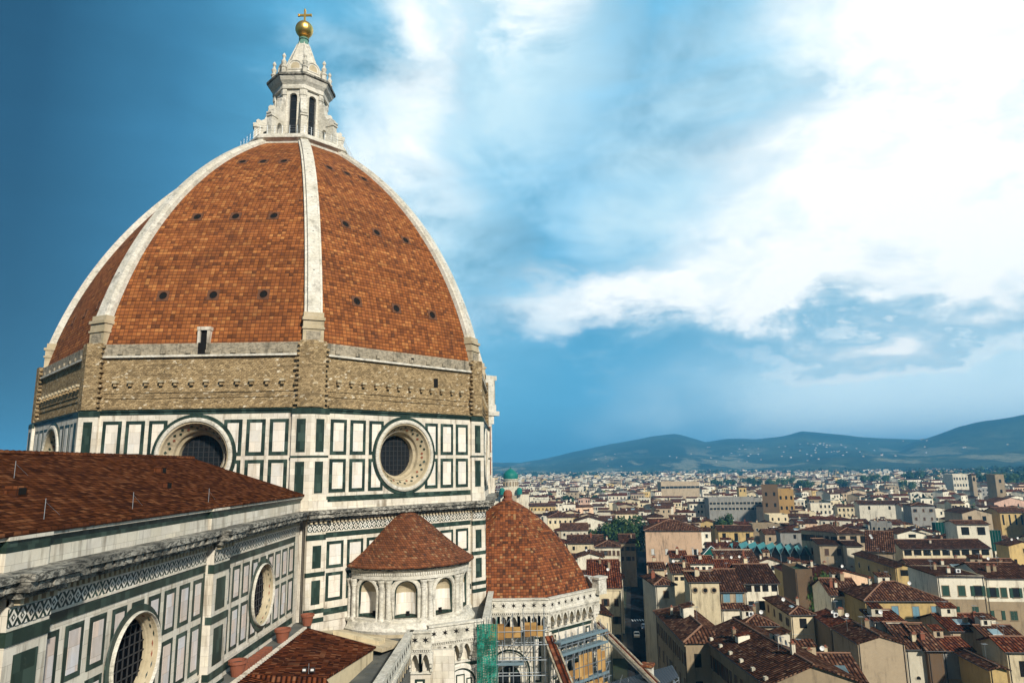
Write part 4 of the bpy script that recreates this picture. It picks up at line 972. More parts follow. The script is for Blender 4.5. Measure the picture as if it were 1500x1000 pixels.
scaffold('steel tube scaffold full of orange boards and blue decks between the two red spur buttresses', 1, -4.4, 4.4, 14, 30.8, 1.0,
         [(-2.2, 3.6, 26.0, 28.6), (-3.6, -2.4, 25.5, 27.6), (-2.4, 3.9, 22.6, 25.4), (-2.6, .4, 19, 22)], [(30.3, -4.4, 4.2), (29.0, -4.4, 4.2), (25.6, -4.2, 4.2), (22.3, -4.2, 4.2)])
scaffold('lower steel scaffold with boards in front of the tribune beside the grey sheet roof', 1, -3.0, 4.6, 10, 24.5, 3.6,
         [(-2.8, .2, 20.5, 23.8), (.3, 4.3, 21.2, 23.4), (-2.8, 4.2, 17.0, 20.0)], [(24.0, -3.0, 4.6), (20.3, -3.0, 4.6)])
ng = thing('safety_net', 'green debris netting hung on scaffold poles between the white parapet and the tribune', 'netting')
e0, e1 = at(703, 884, 35.6), at(721, 876, 35.4)
F, L = seg_frame((27.15, -25.9), (28.95, -25.9)); mb = MB()
nn, mm = 8, 40
rnd = [[random.uniform(-.10, .10) for j in range(mm+1)] for i in range(nn+1)]
for i in range(nn):
    for j in range(mm):
        q = lambda a, b: F(L*a/nn, 12+23.6*b/mm, rnd[a][b])
        mb.add([q(i, j), q(i+1, j), q(i+1, j+1), q(i, j+1)], 'green_netting')
for j in range(mm):
    a, b = 12+23.6*j/mm, 12+23.6*(j+1)/mm
    mb.add([F(L, a, rnd[nn][j]), F(L+.05, a, -4), F(L+.05, b, -4), F(L, b, rnd[nn][j+1])], 'green_netting')
mb.build('net', ng)
mb = MB()
for u in (0, L/2, L): mb.tube(F(u, 8, -.15), F(u, 36.0+u*.2, -.15), .035, 'steel_tube', 5)
for z in range(12, 36, 2): mb.tube(F(-.2, z, -.16), F(L+.3, z, -.16), .03, 'steel_tube', 5)
mb.build('pole', ng)
# low dark sheet roof over the site at the bottom of the picture
sh = thing('site_shed', 'dark grey corrugated sheet roof on posts over the works below the tribune', 'shed')
c4 = [at(878, 1004, 25.0), at(985, 974, 25.0), at(994, 990, 24.6), at(912, 1040, 24.6)]
mb = MB(); pa_, pb, pc, pd = c4; n = 26
for i in range(n):
    f0, f1 = i/n, (i+.5)/n; f2 = (i+1)/n
    L0 = lambda f: pa_.lerp(pb, f); L1 = lambda f: pd.lerp(pc, f); up = Vector((0, 0, .07))
    mb.slab([[L1(f0), L1(f1), L0(f1)+up, L0(f0)+up]], .05, 'slate_sheet'); mb.slab([[L1(f1)+up*.6, L1(f2), L0(f2), L0(f1)+up*1.5]], .05, 'slate_sheet')
mb.build('sheet_roof', sh)
mb = MB()
for p in c4: mb.tube((p.x, p.y, 0), (p.x, p.y, p.z-.1), .06, 'steel_tube', 6)
mb.tube(pd-Vector((0, 0, .4)), pc-Vector((0, 0, .4)), .05, 'steel_tube'); mb.tube(pb-Vector((0, 0, .4)), pc-Vector((0, 0, .4)), .05, 'steel_tube')
mb.tube(pb-Vector((0, 0, 1.6)), pc-Vector((0, 0, 1.6)), .05, 'steel_tube'); mb.build('post', sh)
mb = MB(); F, L = seg_frame((pd.x, pd.y), (pc.x, pc.y)); mb.box(F, L*.72, L*.98, 22.4, 23.6, -.1, 0, 'plywood', True); mb.box(F, L*.3, L*.66, 22.2, 23.2, -.1, 0, 'plaster_pale', True); mb.build('board', sh)

# ================================================================ ground and the street
gm = MB(); gm.add([(-16000, -6000, 0), (16000, -6000, 0), (16000, 16000, 0), (-16000, 16000, 0)], 'ground_mat')
o = gm.build('ground'); o['kind'] = 'structure'
gm = MB(); gm.add([(40, -60, .02), (64, -60, .02), (64, 60, .02), (40, 60, .02)], 'paving'); o = gm.build('piazza'); o['kind'] = 'structure'
CL = [(50, -60), (53, 0), (57, 40), (60.5, 70), (66.5, 108), (72, 145), (84, 215), (105, 323)]
gm = MB(); kb_ = MB()
for i in range(len(CL)-1):
    (x1, y1), (x2, y2) = CL[i], CL[i+1]; w = 3.2
    gm.add([(x1-w, y1, .05), (x1+w, y1, .05), (x2+w, y2, .05), (x2-w, y2, .05)], 'asphalt')
    for s_ in (-1, 1):
        a, b = sorted((s_*w, s_*(w+1.6))); kb_.slab([[(x1+a, y1, .19), (x1+b, y1, .19), (x2+b, y2, .19), (x2+a, y2, .19)]], .15, 'paving')
o = gm.build('street'); o['kind'] = 'structure'; o = kb_.build('pavement'); o['kind'] = 'structure'
mk = MB(); c_ = at(922, 893, 0)
for i in range(7): mk.bx(71.8-2.9+i*.85, 71.8-2.9+i*.85+.45, 142, 145, .056, .06, 'road_paint')
o = mk.build('crossing'); o['kind'] = 'structure'
def car(label, x, y, rz, paint, lit=False):
    t = thing('parked_car', label, 'car', (x, y, .06), rz, 'vehicles in the narrow street')
    mb = MB(); sec = [(-2.0, .35), (-2.05, .8), (-1.9, .95), (-1.1, 1.0), (-.55, 1.42), (.9, 1.45), (1.6, 1.0), (2.0, .9), (2.05, .35)]
    for i in range(len(sec)-1):
        (x1, z1), (x2, z2) = sec[i], sec[i+1]; w1 = .84 if z1 < 1.1 else .62; w2 = .84 if z2 < 1.1 else .62
        mb.add([(x1, -w1, z1), (x1, w1, z1), (x2, w2, z2), (x2, -w2, z2)], 'glass_dark' if (i in (3, 5)) else paint)
    for s_ in (-1, 1): mb.add([(a, s_*(.84 if z < 1.1 else .62), z) for a, z in sec], paint); mb.add([(-.95, s_*.80, 1.04), (-.5, s_*.66, 1.36), (.85, s_*.66, 1.38), (1.4, s_*.80, 1.04)], 'glass_dark')
    mb.build('body', t)
    for wx in (-1.3, 1.3):
        for s_ in (-.78, .78):
            mb = MB(); mb.tube((wx, s_-.1, .32), (wx, s_+.1, .32), .32, 'tyre', 12); mb.build('wheel', t)
    for s_ in (-.6, .6):
        mb = MB(); mb.bx(-2.09, -2.02, s_-.12, s_+.12, .6, .78, 'lamp_light' if lit else 'white_paint'); mb.build('headlight', t)
car('small dark car with lit headlights coming up the dark street', 68.6, 114, pi/2-.16, 'paint_dark', True)
car('white car standing on the left side of the dark street', 66.6, 121, pi/2-.16, 'white_paint')
car('dark car parked further along the dark street', 70.6, 131, pi/2-.16, 'paint_dark')

# ================================================================ houses
def win_mesh(w, h, style):
    key = ('window', round(w, 2), round(h, 2), style)
    if key in CACHE: return CACHE[key]
    mb = MB(); F = lambda u, z, o: (u, -o, z)
    fm = 'plaster_pale' if style in ('open', 'arch') else 'plaster_tan'
    if style == 'arch':
        ol = arch(0, -h/2, h/2-w/2, w, 8); mb.add([F(u, z, .02) for u, z in ol], 'dark_void'); mb.sweep(F, ol, [(-.12, 0), (-.12, .07), (0, .07), (0, .0)], fm)
    elif style == 'round':
        ol = circle(0, 0, w/2, 14); mb.add([F(u, z, .02) for u, z in ol], 'dark_void'); mb.sweep(F, ol, [(-.22, 0), (-.22, .12), (0, .14), (0, 0)], 'plaster_tan')
    else:
        mb.add([F(-w/2, -h/2, .015), F(w/2, -h/2, .015), F(w/2, h/2, .015), F(-w/2, h/2, .015)], 'glass_dark' if style != 'void' else 'dark_void')
        if style != 'void':
            b = .12
            for u0, u1, z0, z1 in ((-w/2-b, -w/2, -h/2, h/2), (w/2, w/2+b, -h/2, h/2), (-w/2-b, w/2+b, h/2, h/2+b)): mb.box(F, u0, u1, z0, z1, 0, .06, fm)
            mb.box(F, -w/2-.2, w/2+.2, -h/2-.12, -h/2, 0, .16, fm)
            if style in ('open', 'shut'): mb.box(F, -.04, .04, -h/2, h/2, -.18, -.13, 'shutter_white'); mb.box(F, -w/2, w/2, .05, .12, -.18, -.14, 'shutter_white')
    CACHE[key] = mb.mesh('window'); return CACHE[key]
def shut_mesh(w, h, col):
    key = ('shutter', round(w, 2), round(h, 2), col)
    if key in CACHE: return CACHE[key]
    mb = MB(); F = lambda u, z, o: (u, -o, z); m_ = 'shutter_'+col
    mb.box(F, -w/2, w/2, -h/2, h/2, 0, .05, m_)
    n = max(3, int(h/.16))
    for i in range(n): z = -h/2+.06+(h-.12)*i/n; mb.add([F(-w/2+.05, z, .075), F(w/2-.05, z, .075), F(w/2-.05, z+(h-.12)/n*.75, .055), F(-w/2+.05, z+(h-.12)/n*.75, .055)], m_)
    CACHE[key] = mb.mesh('shutter'); return CACHE[key]
CACHE = {}
def link(me, name, parent, loc, rz=0):
    o = bpy.data.objects.new(name, me); COL.objects.link(o); o.parent = parent; o.location = loc; o.rotation_euler = (0, 0, rz); return o
def roof_polys(w, d, h, kind, pitch, ov):
    a, b = w/2+ov, d/2+ov; e = h-ov*pitch*.6
    if kind == 'gx': r = h+pitch*d/2; return [[(-a, -b, e), (a, -b, e), (a, 0, r), (-a, 0, r)], [(a, b, e), (-a, b, e), (-a, 0, r), (a, 0, r)]], [((-a, 0, r), (a, 0, r))], r
    if kind == 'gy': r = h+pitch*w/2; return [[(-a, b, e), (-a, -b, e), (0, -b, r), (0, b, r)], [(a, -b, e), (a, b, e), (0, b, r), (0, -b, r)]], [((0, -b, r), (0, b, r))], r
    if kind == 'hip':
        if w >= d:
            r = h+pitch*d/2; k = (a-b)
            return [[(-a, -b, e), (a, -b, e), (k, 0, r), (-k, 0, r)], [(a, b, e), (-a, b, e), (-k, 0, r), (k, 0, r)], [(a, -b, e), (a, b, e), (k, 0, r)], [(-a, b, e), (-a, -b, e), (-k, 0, r)]], [((-k, 0, r), (k, 0, r)), ((k, 0, r), (a, -b, e)), ((-k, 0, r), (-a, -b, e))], r
        r = h+pitch*w/2; k = (b-a)
        return [[(-a, -b, e), (a, -b, e), (0, -k, r)], [(a, b, e), (-a, b, e), (0, k, r)], [(a, -b, e), (a, b, e), (0, k, r), (0, -k, r)], [(-a, b, e), (-a, -b, e), (0, -k, r), (0, k, r)]], [((0, -k, r), (0, k, r)), ((0, -k, r), (a, -b, e)), ((0, -k, r), (-a, -b, e))], r
    if kind == 'shed': r = h+pitch*d; return [[(-a, -b, e), (a, -b, e), (a, b, r), (-a, b, r)]], [((-a, b, r), (a, b, r))], r
    if kind == 'shedx': r = h+pitch*w; return [[(-a, -b, e), (a, -b, r), (a, b, r), (-a, b, e)]], [], r
    return [], [], h
def wallface(mb, F, u0, u1, z0, z1, holes, m_, dep=.2):        # wall with real window openings and their reveals
    holes = [(max(a, u0+.05), min(b, u1-.05), max(c, z0+.05), min(d, z1-.05)) for a, b, c, d in holes]; holes = [q for q in holes if q[1] > q[0] and q[3] > q[2]]
    if not holes: mb.add([F(u0, z0, 0), F(u1, z0, 0), F(u1, z1, 0), F(u0, z1, 0)], m_); return
    zs = sorted({z0, z1, *(q[2] for q in holes), *(q[3] for q in holes)})
    for za, zb in zip(zs, zs[1:]):
        zm = (za+zb)/2; cut = sorted((q[0], q[1]) for q in holes if q[2] < zm < q[3]); u = u0
        for a, b in cut:
            if a > u: mb.add([F(u, za, 0), F(a, za, 0), F(a, zb, 0), F(u, zb, 0)], m_)
            u = max(u, b)
        if u < u1: mb.add([F(u, za, 0), F(u1, za, 0), F(u1, zb, 0), F(u, zb, 0)], m_)
    for a, b, c, d in holes:
        for p, q in (((a, c), (a, d)), ((b, c), (b, d)), ((a, c), (b, c)), ((a, d), (b, d))): mb.add([F(*p, 0), F(*q, 0), F(*q, -dep), F(*p, -dep)], m_)
def house(label, cat, x, y, rz, w, d, h, kind='gx', pitch=.33, wall='cream', roof='roof_brown', wins='', group=None, ov=.55, extras='', name='house', simple=False, ridge=True, far_=False, k_pipe=False):
    t = thing(name, label, cat, (x, y, 0), rz, group)
    mb = MB(); m_ = 'plaster_'+wall if 'plaster_'+wall in MATS else wall; F = lambda u, z, o: (u, -o, z); a, b = w/2, d/2
    WL = []    # each opening, from  "f:3x2:1.0x1.7:blue:2.2"  face, columns x rows, size, kind, drop of the first row, storey height
    for spec in wins.split():
        p = spec.split(':'); nc, nr = map(int, p[1].split('x')); ww, wh = map(float, p[2].split('x')); st = p[3]; drop = float(p[4]) if len(p) > 4 else 2.0; rs = float(p[5]) if len(p) > 5 else 3.9
        wid = w if p[0] in 'fb' else d
        for i in range(nc):
            for j in range(nr):
                u = (-.5+(i+.5)/nc)*wid+random.uniform(-.15, .15); z = h-drop-j*rs+random.uniform(-.04, .04)
                if z > 1 and (nc*nr < 4 or not far_ or random.random() < .9): WL.append((p[0], u, z, ww, wh, st))
    FF = {'f': (lambda u, z, o: (u, -b-o, z), a), 'b': (lambda u, z, o: (-u, b+o, z), a), 'l': (lambda u, z, o: (-a-o, -u, z), b), 'r': (lambda u, z, o: (a+o, u, z), b)}
    for k, (Fk, hw) in FF.items():
        wallface(mb, Fk, -hw, hw, 0, h, [(q[1]-q[3]/2, q[1]+q[3]/2, q[2]-q[4]/2, q[2]+q[4]/2) for q in WL if q[0] == k and q[5] not in ('arch', 'round')], m_)
    if k_pipe:
        for sx in (-a+.25, a-.25)[:1 if w < 7 else 2]:
            pm = MB(); pm.tube((sx, -b-.09, 1), (sx, -b-.09, h-.1), .06, 'iron', 5); pm.build('drainpipe', t)
    polys, ridges, r = roof_polys(w, d, h, kind, pitch, ov)
    if kind == 'gx':
        for s_ in (-a, a): mb.add([(s_, -b, h), (s_, b, h), (s_, 0, r)], m_)
    if kind == 'gy':
        for s_ in (-b, b): mb.add([(-a, s_, h), (a, s_, h), (0, s_, r)], m_)
    if kind == 'shed':
        mb.add([(a, -b, h), (a, b, h), (a, b, r)], m_); mb.add([(-a, b, h), (-a, -b, h), (-a, b, r)], m_); mb.add([(-a, b, h), (a, b, h), (a, b, r), (-a, b, r)], m_)
    if kind == 'shedx':
        mb.add([(-a, -b, h), (a, -b, h), (a, -b, r)], m_); mb.add([(-a, b, h), (a, b, h), (a, b, r)], m_); mb.add([(a, -b, h), (a, b, h), (a, b, r), (a, -b, r)], m_)
    if not simple and 'strip' in extras: mb.box(F, -a, a, h-4.3, h-4.1, b-.05, b+.07, 'plaster_pale')
    if not simple and 'cornice' in extras:
        mb.box(F, -a-.3, a+.3, h-.5, h-.12, b-.05, b+.45, m_); mb.box(F, -a-.15, a+.15, h-.9, h-.5, b-.05, b+.25, m_)
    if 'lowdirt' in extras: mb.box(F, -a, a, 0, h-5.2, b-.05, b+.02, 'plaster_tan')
    if kind == 'flat':
        mb.add([(-a, -b, h), (a, -b, h), (a, b, h), (-a, b, h)], roof)
        for u0, u1, v0, v1 in ((-a, a, -b, -b+.25), (-a, a, b-.25, b), (-a, -a+.25, -b+.25, b-.25), (a-.25, a, -b+.25, b-.25)): mb.bx(u0, u1, v0, v1, h+.004, h+.9, m_)
    mb.build('wall', t)
    ro = None
    if polys:
        rb = MB(); rb.slab(polys, .22, roof)
        if ridge:
            e_ = min(q[2] for q in polys[0]); rb.tube((polys[0][0][0], polys[0][0][1]-.02, e_-.12), (polys[0][1][0], polys[0][1][1]-.02, polys[0][1][2]-.12), .09, 'iron', 5)
            for p, q in ridges: rb.tube(Vector(p)+Vector((0, 0, .02)), Vector(q)+Vector((0, 0, .02)), .17, 'ridge_tile', 6)
        ro = rb.build('roof', t)
    elif not simple:
        rb = MB(); rb.bx(-a+.3, a-.3, -b+.3, b-.3, h+.01, h+.05, roof); ro = rb.build('roof', t)
    for fc, u, z, ww, wh, st in WL:
        loc, rr = {'f': ((u, -b, z), 0), 'l': ((-a, -u, z), -pi/2), 'r': ((a, u, z), pi/2), 'b': ((-u, b, z), pi)}[fc]
        base = st if st in ('open', 'void', 'arch', 'round') else 'shut'
        o = link(win_mesh(ww, wh, base), 'window', t, loc, rr)
        if base == 'shut':
            openv = random.random() < .3
            for s_ in (-1, 1): link(shut_mesh(ww/2-.01, wh, st), 'shutter', o, (s_*ww/4 if not openv else s_*(ww*.75+.02), .03 if not openv else -.07, 0))
    def zr(u, v):
        if kind == 'gx': return r-pitch*abs(v)
        if kind == 'gy': return r-pitch*abs(u)
        if kind == 'hip': return min(h+pitch*(a-abs(u)), h+pitch*(b-abs(v)), r)
        if kind == 'shed': return h+pitch*(v+b)
        if kind == 'shedx': return h+pitch*(u+a)
        return h
    par = ro or t
    for q in range(extras.count('chimney')):
        u, v = random.uniform(-a*.7, a*.7), random.uniform(-b*.6, b*.5); z = zr(u, v); mb = MB(); s_ = random.uniform(.28, .45); hh = random.uniform(.9, 1.7)
        wm = random.choice(('plaster_pale', 'plaster_tan', 'plaster_cream', 'terracotta')); mb.bx(u-s_, u+s_, v-s_*.8, v+s_*.8, z-.3, z+hh, wm); mb.bx(u-s_-.1, u+s_+.1, v-s_*.8-.1, v+s_*.8+.1, z+hh, z+hh+.12, 'ridge_tile'); mb.bx(u-s_*.6, u+s_*.6, v-s_*.5, v+s_*.5, z+hh+.12, z+hh+.4, 'terracotta'); mb.build('chimney', par)
    for q in range(extras.count('antenna')):
        u, v = random.uniform(-a*.7, a*.7), random.uniform(-b*.3, b*.5); z = zr(u, v); mb = MB(); hh = random.uniform(1.8, 3.0); mb.tube((u, v, z-.2), (u, v, z+hh), .03, 'steel_tube', 5)
        for e in range(5): mb.tube((u-.45+.0*e, v-.3+e*.16, z+hh-.15), (u+.45, v-.3+e*.16, z+hh-.15), .016, 'steel_tube', 4)
        mb.tube((u, v-.4, z+hh-.15), (u, v+.45, z+hh-.15), .02, 'steel_tube', 4); mb.build('antenna', par)
    for q in range(extras.count('roomlet')):
        if kind == 'flat' or w < 5: continue
        u, v = random.uniform(-a*.5, a*.5), random.uniform(-b*.1, b*.5); z = zr(u, v); mb = MB(); s_ = random.uniform(.9, min(1.8, w*.2)); wm = random.choice(('plaster_pale', 'plaster_beige', 'plaster_white')); mb.bx(u-s_, u+s_, v-1, v+1, z-1, z+1.5, wm); mb.slab([[(u-s_-.2, v-1.25, z+1.5), (u+s_+.2, v-1.25, z+1.5), (u+s_+.2, v+1.2, z+2.1), (u-s_-.2, v+1.2, z+2.1)]], .12, roof); mb.bx(u-.3, u+.3, v-1.03, v-1.005, z+.3, z+1.1, 'dark_void'); mb.build('roof_room', par)
    for q in range(extras.count('dish')):
        u, v = random.uniform(-a*.7, a*.7), random.uniform(-b*.5, b*.2); z = zr(u, v); mb = MB(); mb.tube((u, v, z-.1), (u, v, z+.7), .03, 'steel_tube', 5)
        for e in range(12): t0, t1 = 2*pi*e/12, 2*pi*(e+1)/12; mb.add([(u, v-.1, z+.9), (u+.42*cos(t0), v-.25, z+.9+.42*sin(t0)), (u+.42*cos(t1), v-.25, z+.9+.42*sin(t1))], 'white_paint')
        mb.build('dish', par)
    for q in range(extras.count('skylight')):
        u = random.uniform(-a*.5, a*.5); v = -b*.55 if kind != 'gy' else 0; mb = MB(); sw, sv = min(1.3, w*.15), min(.9, d*.12)
        if kind == 'gy': u = -a*.5
        pts = [(u-sw, v-sv), (u+sw, v-sv), (u+sw, v+sv), (u-sw, v+sv)]; mb.slab([[(pu, pv, zr(pu, pv)+.14) for pu, pv in pts]], .12, 'skylight_glass', 'white_paint'); mb.build('skylight', par)
    for q in range(extras.count('stack')):
        u = -a*.92+a*1.84*q/6; v = -b-.1; mb = MB(); mb.bx(u-.3, u+.3, v+.05, v+.55, h-.3, h+.55, 'plaster_pale'); mb.build('chimney', par)
    for q in range(extras.count('dormer')):
        u = -a*.6+q*(a*1.2/max(1, extras.count('dormer')-1)) if extras.count('dormer') > 1 else random.uniform(-a*.4, a*.4); v = -b*.5; z = zr(u, v); mb = MB(); mb.bx(u-.7, u+.7, v-.6, v+1.4, z-.4, z+.95, 'plaster_white'); mb.slab([[(u-.85, v-.8, z+.95), (u+.85, v-.8, z+.95), (u+.85, v+1.6, z+1.4), (u-.85, v+1.6, z+1.4)]], .1, 'roof_red'); mb.build('dormer', par)
    for q in range(extras.count('acunit')):
        u, v = random.uniform(-a*.5, a*.5), random.uniform(-b*.4, b*.1); z = zr(u, v); mb = MB(); mb.bx(u-.5, u+.5, v-.25, v+.25, z-.1, z+.8, 'white_paint'); mb.add([(u+.3*cos(2*pi*e/12), v-.26, z+.4+.3*sin(2*pi*e/12)) for e in range(12)], 'iron'); mb.build('cooling_unit', par)
    FOOT.append((x, y, max(w, d)/2)); RECT.append((x, y, rz, w/2, d/2))
    return t
FOOT = []; RECT = []
def bld(label, cat, L, R, h, d, kind='gx', pitch=.33, wall='cream', roof='roof_brown', wins='', rz=-7, **kw):
    p = at(*L, h)
    if rz is None:
        q = at(*R, h); th = atan2(q.y-p.y, q.x-p.x); w = (q-p).length
    else:                                              # the width follows from where the right-hand end is seen
        th = RAD(rz); q = at(*R, h); e = Vector((cos(th), sin(th))); v = Vector((q.x-CAM.x, q.y-CAM.y)); wv = Vector((p.x-CAM.x, p.y-CAM.y))
        w = -(wv.x*v.y-wv.y*v.x)/(e.x*v.y-e.y*v.x)
    cx = p.x+cos(th)*w/2-sin(th)*d/2; cy = p.y+sin(th)*w/2+cos(th)*d/2
    if not 1.5 < w < 90: print('WIDTH', label, w)
    near = (p-CAM).length < 260
    if near: kw.setdefault('k_pipe', True); kw['extras'] = kw.get('extras', '')+' '+' '.join(random.choice(('chimney', 'antenna', 'dish', 'chimney', 'roomlet', 'antenna')) for q in range(3 if w > 6 else 1))
    return house(label, cat, cx, cy, th, w, d, h, kind, pitch, wall, roof, wins, **kw)

# ---- the buildings one can pick out, near to far
bld('long dark palace with a deep cornice running along the right side of the street', 'palace', (1025, 927), (1125, 1000), 20, 13, 'gx', .36, 'tan', 'roof_brown', 'f:13x4:1.2x2.2:brown:3.4:4.4', None, extras='cornice stack stack stack stack stack stack stack chimney chimney antenna dish dormer', name='palace')
bld('corner house with a hipped roof where the long palace begins, rows of dark windows', 'house', (961, 894), (1004, 938), 20, 8.0, 'hip', .40, 'tan', 'roof_brown', 'f:7x4:1.1x2.2:brown:3.2:4.4 r:2x4:1.2x2.2:void:3.2:4.4', None, extras='cornice chimney')
bld('narrow white house with one small window under a hipped roof beside the street', 'house', (960, 855), (988, 853), 22, 14, 'hip', .42, 'pale', 'roof_brown', 'f:1x1:1.2x1.6:brown:2.4 f:1x1:1.9x2.0:void:6.4', 2, extras='chimney')
bld('cream tower house with three round windows in a row under its roof', 'tower house', (1010, 851), (1053, 852), 24, 7, 'shed', .18, 'cream', 'roof_brown', 'f:3x1:.95x.95:round:1.9', -4, extras='chimney', ov=.4)
bld('tan house with two pale blue shuttered windows under a dark roof', 'house', (1056, 865), (1090, 863), 20, 17, 'gx', .45, 'beige', 'roof_dark', 'f:2x1:1.6x2.0:blue:1.6', -2, extras='antenna')
bld('white house with an open loggia under the eaves and a blue glazed bay', 'house', (1090, 853), (1139, 852), 21, 16, 'gx', .42, 'white', 'roof_dark', 'f:4x1:1.5x1.5:void:1.4 f:3x1:1.4x2.2:open:5.4', -2, extras='chimney')
bld('low brown-roofed house in front of the house with pale blue shutters', 'house', (1057, 890), (1090, 892), 16.5, 7, 'shed', .4, 'pale', 'roof_brown', '', -4, extras='chimney dish')
bld('small hipped house with a long ridge and a plain beige front', 'house', (1090, 914), (1137, 915), 18, 7.5, 'hip', .42, 'beige', 'roof_brown', 'f:1x1:1.0x1.2:void:2', -4, extras='antenna dish acunit')
bld('yellow-beige house at a corner with one dark window and a grey band', 'house', (1158, 898), (1191, 898), 18, 19, 'hip', .38, 'cream', 'roof_brown', 'f:1x1:1.5x2.0:void:2 l:4x1:1.0x1.5:brown:2.2', -4, extras='skylight strip chimney')
bld('bare brown side wall with a flat roof garden on top', 'house', (1165, 838), (1190, 840), 20, 12, 'flat', 0, 'brown', 'leaf_dark', '', -4)
bld('white house with pale blue shutters under a striped tile roof', 'house', (1217, 870), (1262, 870), 19, 13, 'gx', .42, 'white', 'roof_brown', 'f:2x1:1.5x2.0:blue:2.3', -5, extras='chimney antenna')
bld('yellow house with a row of pale blue shutters and a broad striped roof', 'house', (1267, 878), (1383, 878), 20, 14, 'hip', .40, 'yellow', 'roof_brown', 'f:4x2:1.35x2.5:blue:2.6:6.0', -5, extras='antenna strip chimney')
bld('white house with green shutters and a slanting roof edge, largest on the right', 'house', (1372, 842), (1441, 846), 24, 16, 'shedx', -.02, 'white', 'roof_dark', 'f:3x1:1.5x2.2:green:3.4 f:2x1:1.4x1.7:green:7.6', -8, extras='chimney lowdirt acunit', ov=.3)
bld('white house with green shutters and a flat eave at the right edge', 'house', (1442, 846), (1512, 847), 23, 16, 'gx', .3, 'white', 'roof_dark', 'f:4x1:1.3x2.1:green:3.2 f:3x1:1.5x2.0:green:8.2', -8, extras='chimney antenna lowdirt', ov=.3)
bld('beige wall with a shallow gable in the foreground, two rust streaks across it', 'house', (1256, 941), (1325, 943), 17.5, 12, 'gy', .30, 'beige', 'roof_brown', '', -4, extras='chimney', ov=.25)
bld('pale house end beside the beige gable with one small dark opening', 'house', (1326, 948), (1357, 950), 16, 7, 'shed', .42, 'pale', 'roof_brown', 'f:1x1:.8x.6:arch:5.2', -4)
bld('narrow dark stone house end with a tile roof edge', 'house', (1358, 950), (1380, 950), 16, 7, 'shed', .42, 'brown', 'roof_brown', '', -4)
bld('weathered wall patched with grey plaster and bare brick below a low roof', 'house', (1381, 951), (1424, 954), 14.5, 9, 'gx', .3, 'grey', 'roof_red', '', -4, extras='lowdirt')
bld('low house with a plain dark red roof in front of the largest white house', 'house', (1392, 922), (1466, 922), 16.5, 12, 'gx', .33, 'beige', 'roof_red', '', -4, extras='skylight chimney antenna')
bld('low red-roofed annex right of the dark red roof', 'house', (1450, 935), (1500, 938), 16.2, 9, 'gx', .35, 'tan', 'roof_brown', 'f:2x1:1.0x1.4:void:2', -4, extras='skylight')
bld('yellow house end at the bottom right under a slanting striped roof', 'house', (1449, 978), (1474, 979), 15, 10, 'gy', .3, 'yellow', 'roof_brown', 'f:1x1:.9x1.3:void:3', -6)
bld('tan house at the right edge with a tall dark window', 'house', (1474, 952), (1516, 950), 17, 8, 'gx', .36, 'cream', 'roof_red', 'f:1x2:1.1x2.6:void:3', -6, extras='antenna')
bld('wide brown roof with a large ribbed skylight facing the nave', 'house', (1178, 1002), (1270, 1000), 14.5, 15, 'gx', .40, 'tan', 'roof_brown', '', -5, extras='skylight skylight chimney antenna')
bld('low house with a red roof and white dormer behind the long palace', 'house', (1098, 962), (1156, 966), 16.5, 9, 'gx', .36, 'beige', 'roof_brown', '', -4, extras='dormer acunit chimney dish')
bld('white rooftop room beside the ribbed skylight', 'house', (1156, 965), (1198, 967), 16.2, 4, 'flat', 0, 'white', 'lead_walk', '', -4)
bld('brown-roofed house with a cooling unit against its bare side wall', 'house', (1216, 915), (1262, 918), 17.5, 11, 'gy', .33, 'tan', 'roof_red', '', -6, extras='acunit chimney dish')
bld('small white rooftop room with a red lean-to roof above the beige gable', 'house', (1281, 908), (1322, 913), 19, 5, 'shed', .2, 'white', 'roof_red', 'f:1x1:1.2x1.2:void:1.6', -4, extras='dish')
bld('large beige palace with projecting wings and a dark loggia under its long roof', 'palace', (1173, 775), (1227, 779), 23.5, 14, 'hip', .3, 'beige', 'roof_brown', 'f:5x2:1.5x2.4:brown:3:5', None, extras='chimney chimney', name='palace')
bld('beige palace front with an open dark loggia right of the projecting wings', 'palace', (1226, 781), (1272, 780), 23, 18, 'hip', .3, 'beige', 'roof_brown', 'f:3x1:2.4x2.6:void:2.2 f:3x2:1.3x2.0:brown:7.5:4.5', -7, extras='chimney', name='palace')
bld('plain beige wing standing forward of the palace with dark windows', 'house', (1200, 797), (1238, 797), 19.5, 9, 'shed', .15, 'beige', 'roof_dark', 'f:2x2:1.5x2.4:brown:2.8:6', -8)
bld('tall narrow beige wing with a sloped top beside the palace loggia', 'house', (1240, 799), (1262, 800), 19.5, 8, 'shed', .15, 'pale', 'roof_dark', 'f:1x2:.8x1.4:void:4:5', -8)
bld('beige house with a stepped gable and a dark loggia behind the broad yellow house', 'house', (1311, 830), (1341, 829), 21, 30, 'gy', .32, 'yellow', 'roof_brown', 'f:1x1:2.8x1.6:void:1.6 l:4x2:1.0x1.6:arch:3:5', -6, extras='antenna')
bld('bare beige flank of a tall house under a steep brown roof', 'house', (1270, 806), (1310, 812), 21.5, 26, 'gx', .4, 'beige', 'roof_brown', 'f:3x2:1.0x1.8:void:3.5:5', -28, extras='antenna chimney')
bld('very long dark roof over a shaded loggia in the right middle', 'house', (1322, 803), (1449, 797), 19, 15, 'gx', .32, 'cream', 'roof_dark', 'f:9x1:2.6x1.9:void:1.5', -5, extras='chimney chimney antenna')
bld('long dark brown roof with two pale skylight panes', 'house', (1345, 838), (1505, 832), 18.5, 16, 'gx', .34, 'tan', 'roof_dark', '', -5, extras='skylight skylight chimney chimney antenna antenna dish')
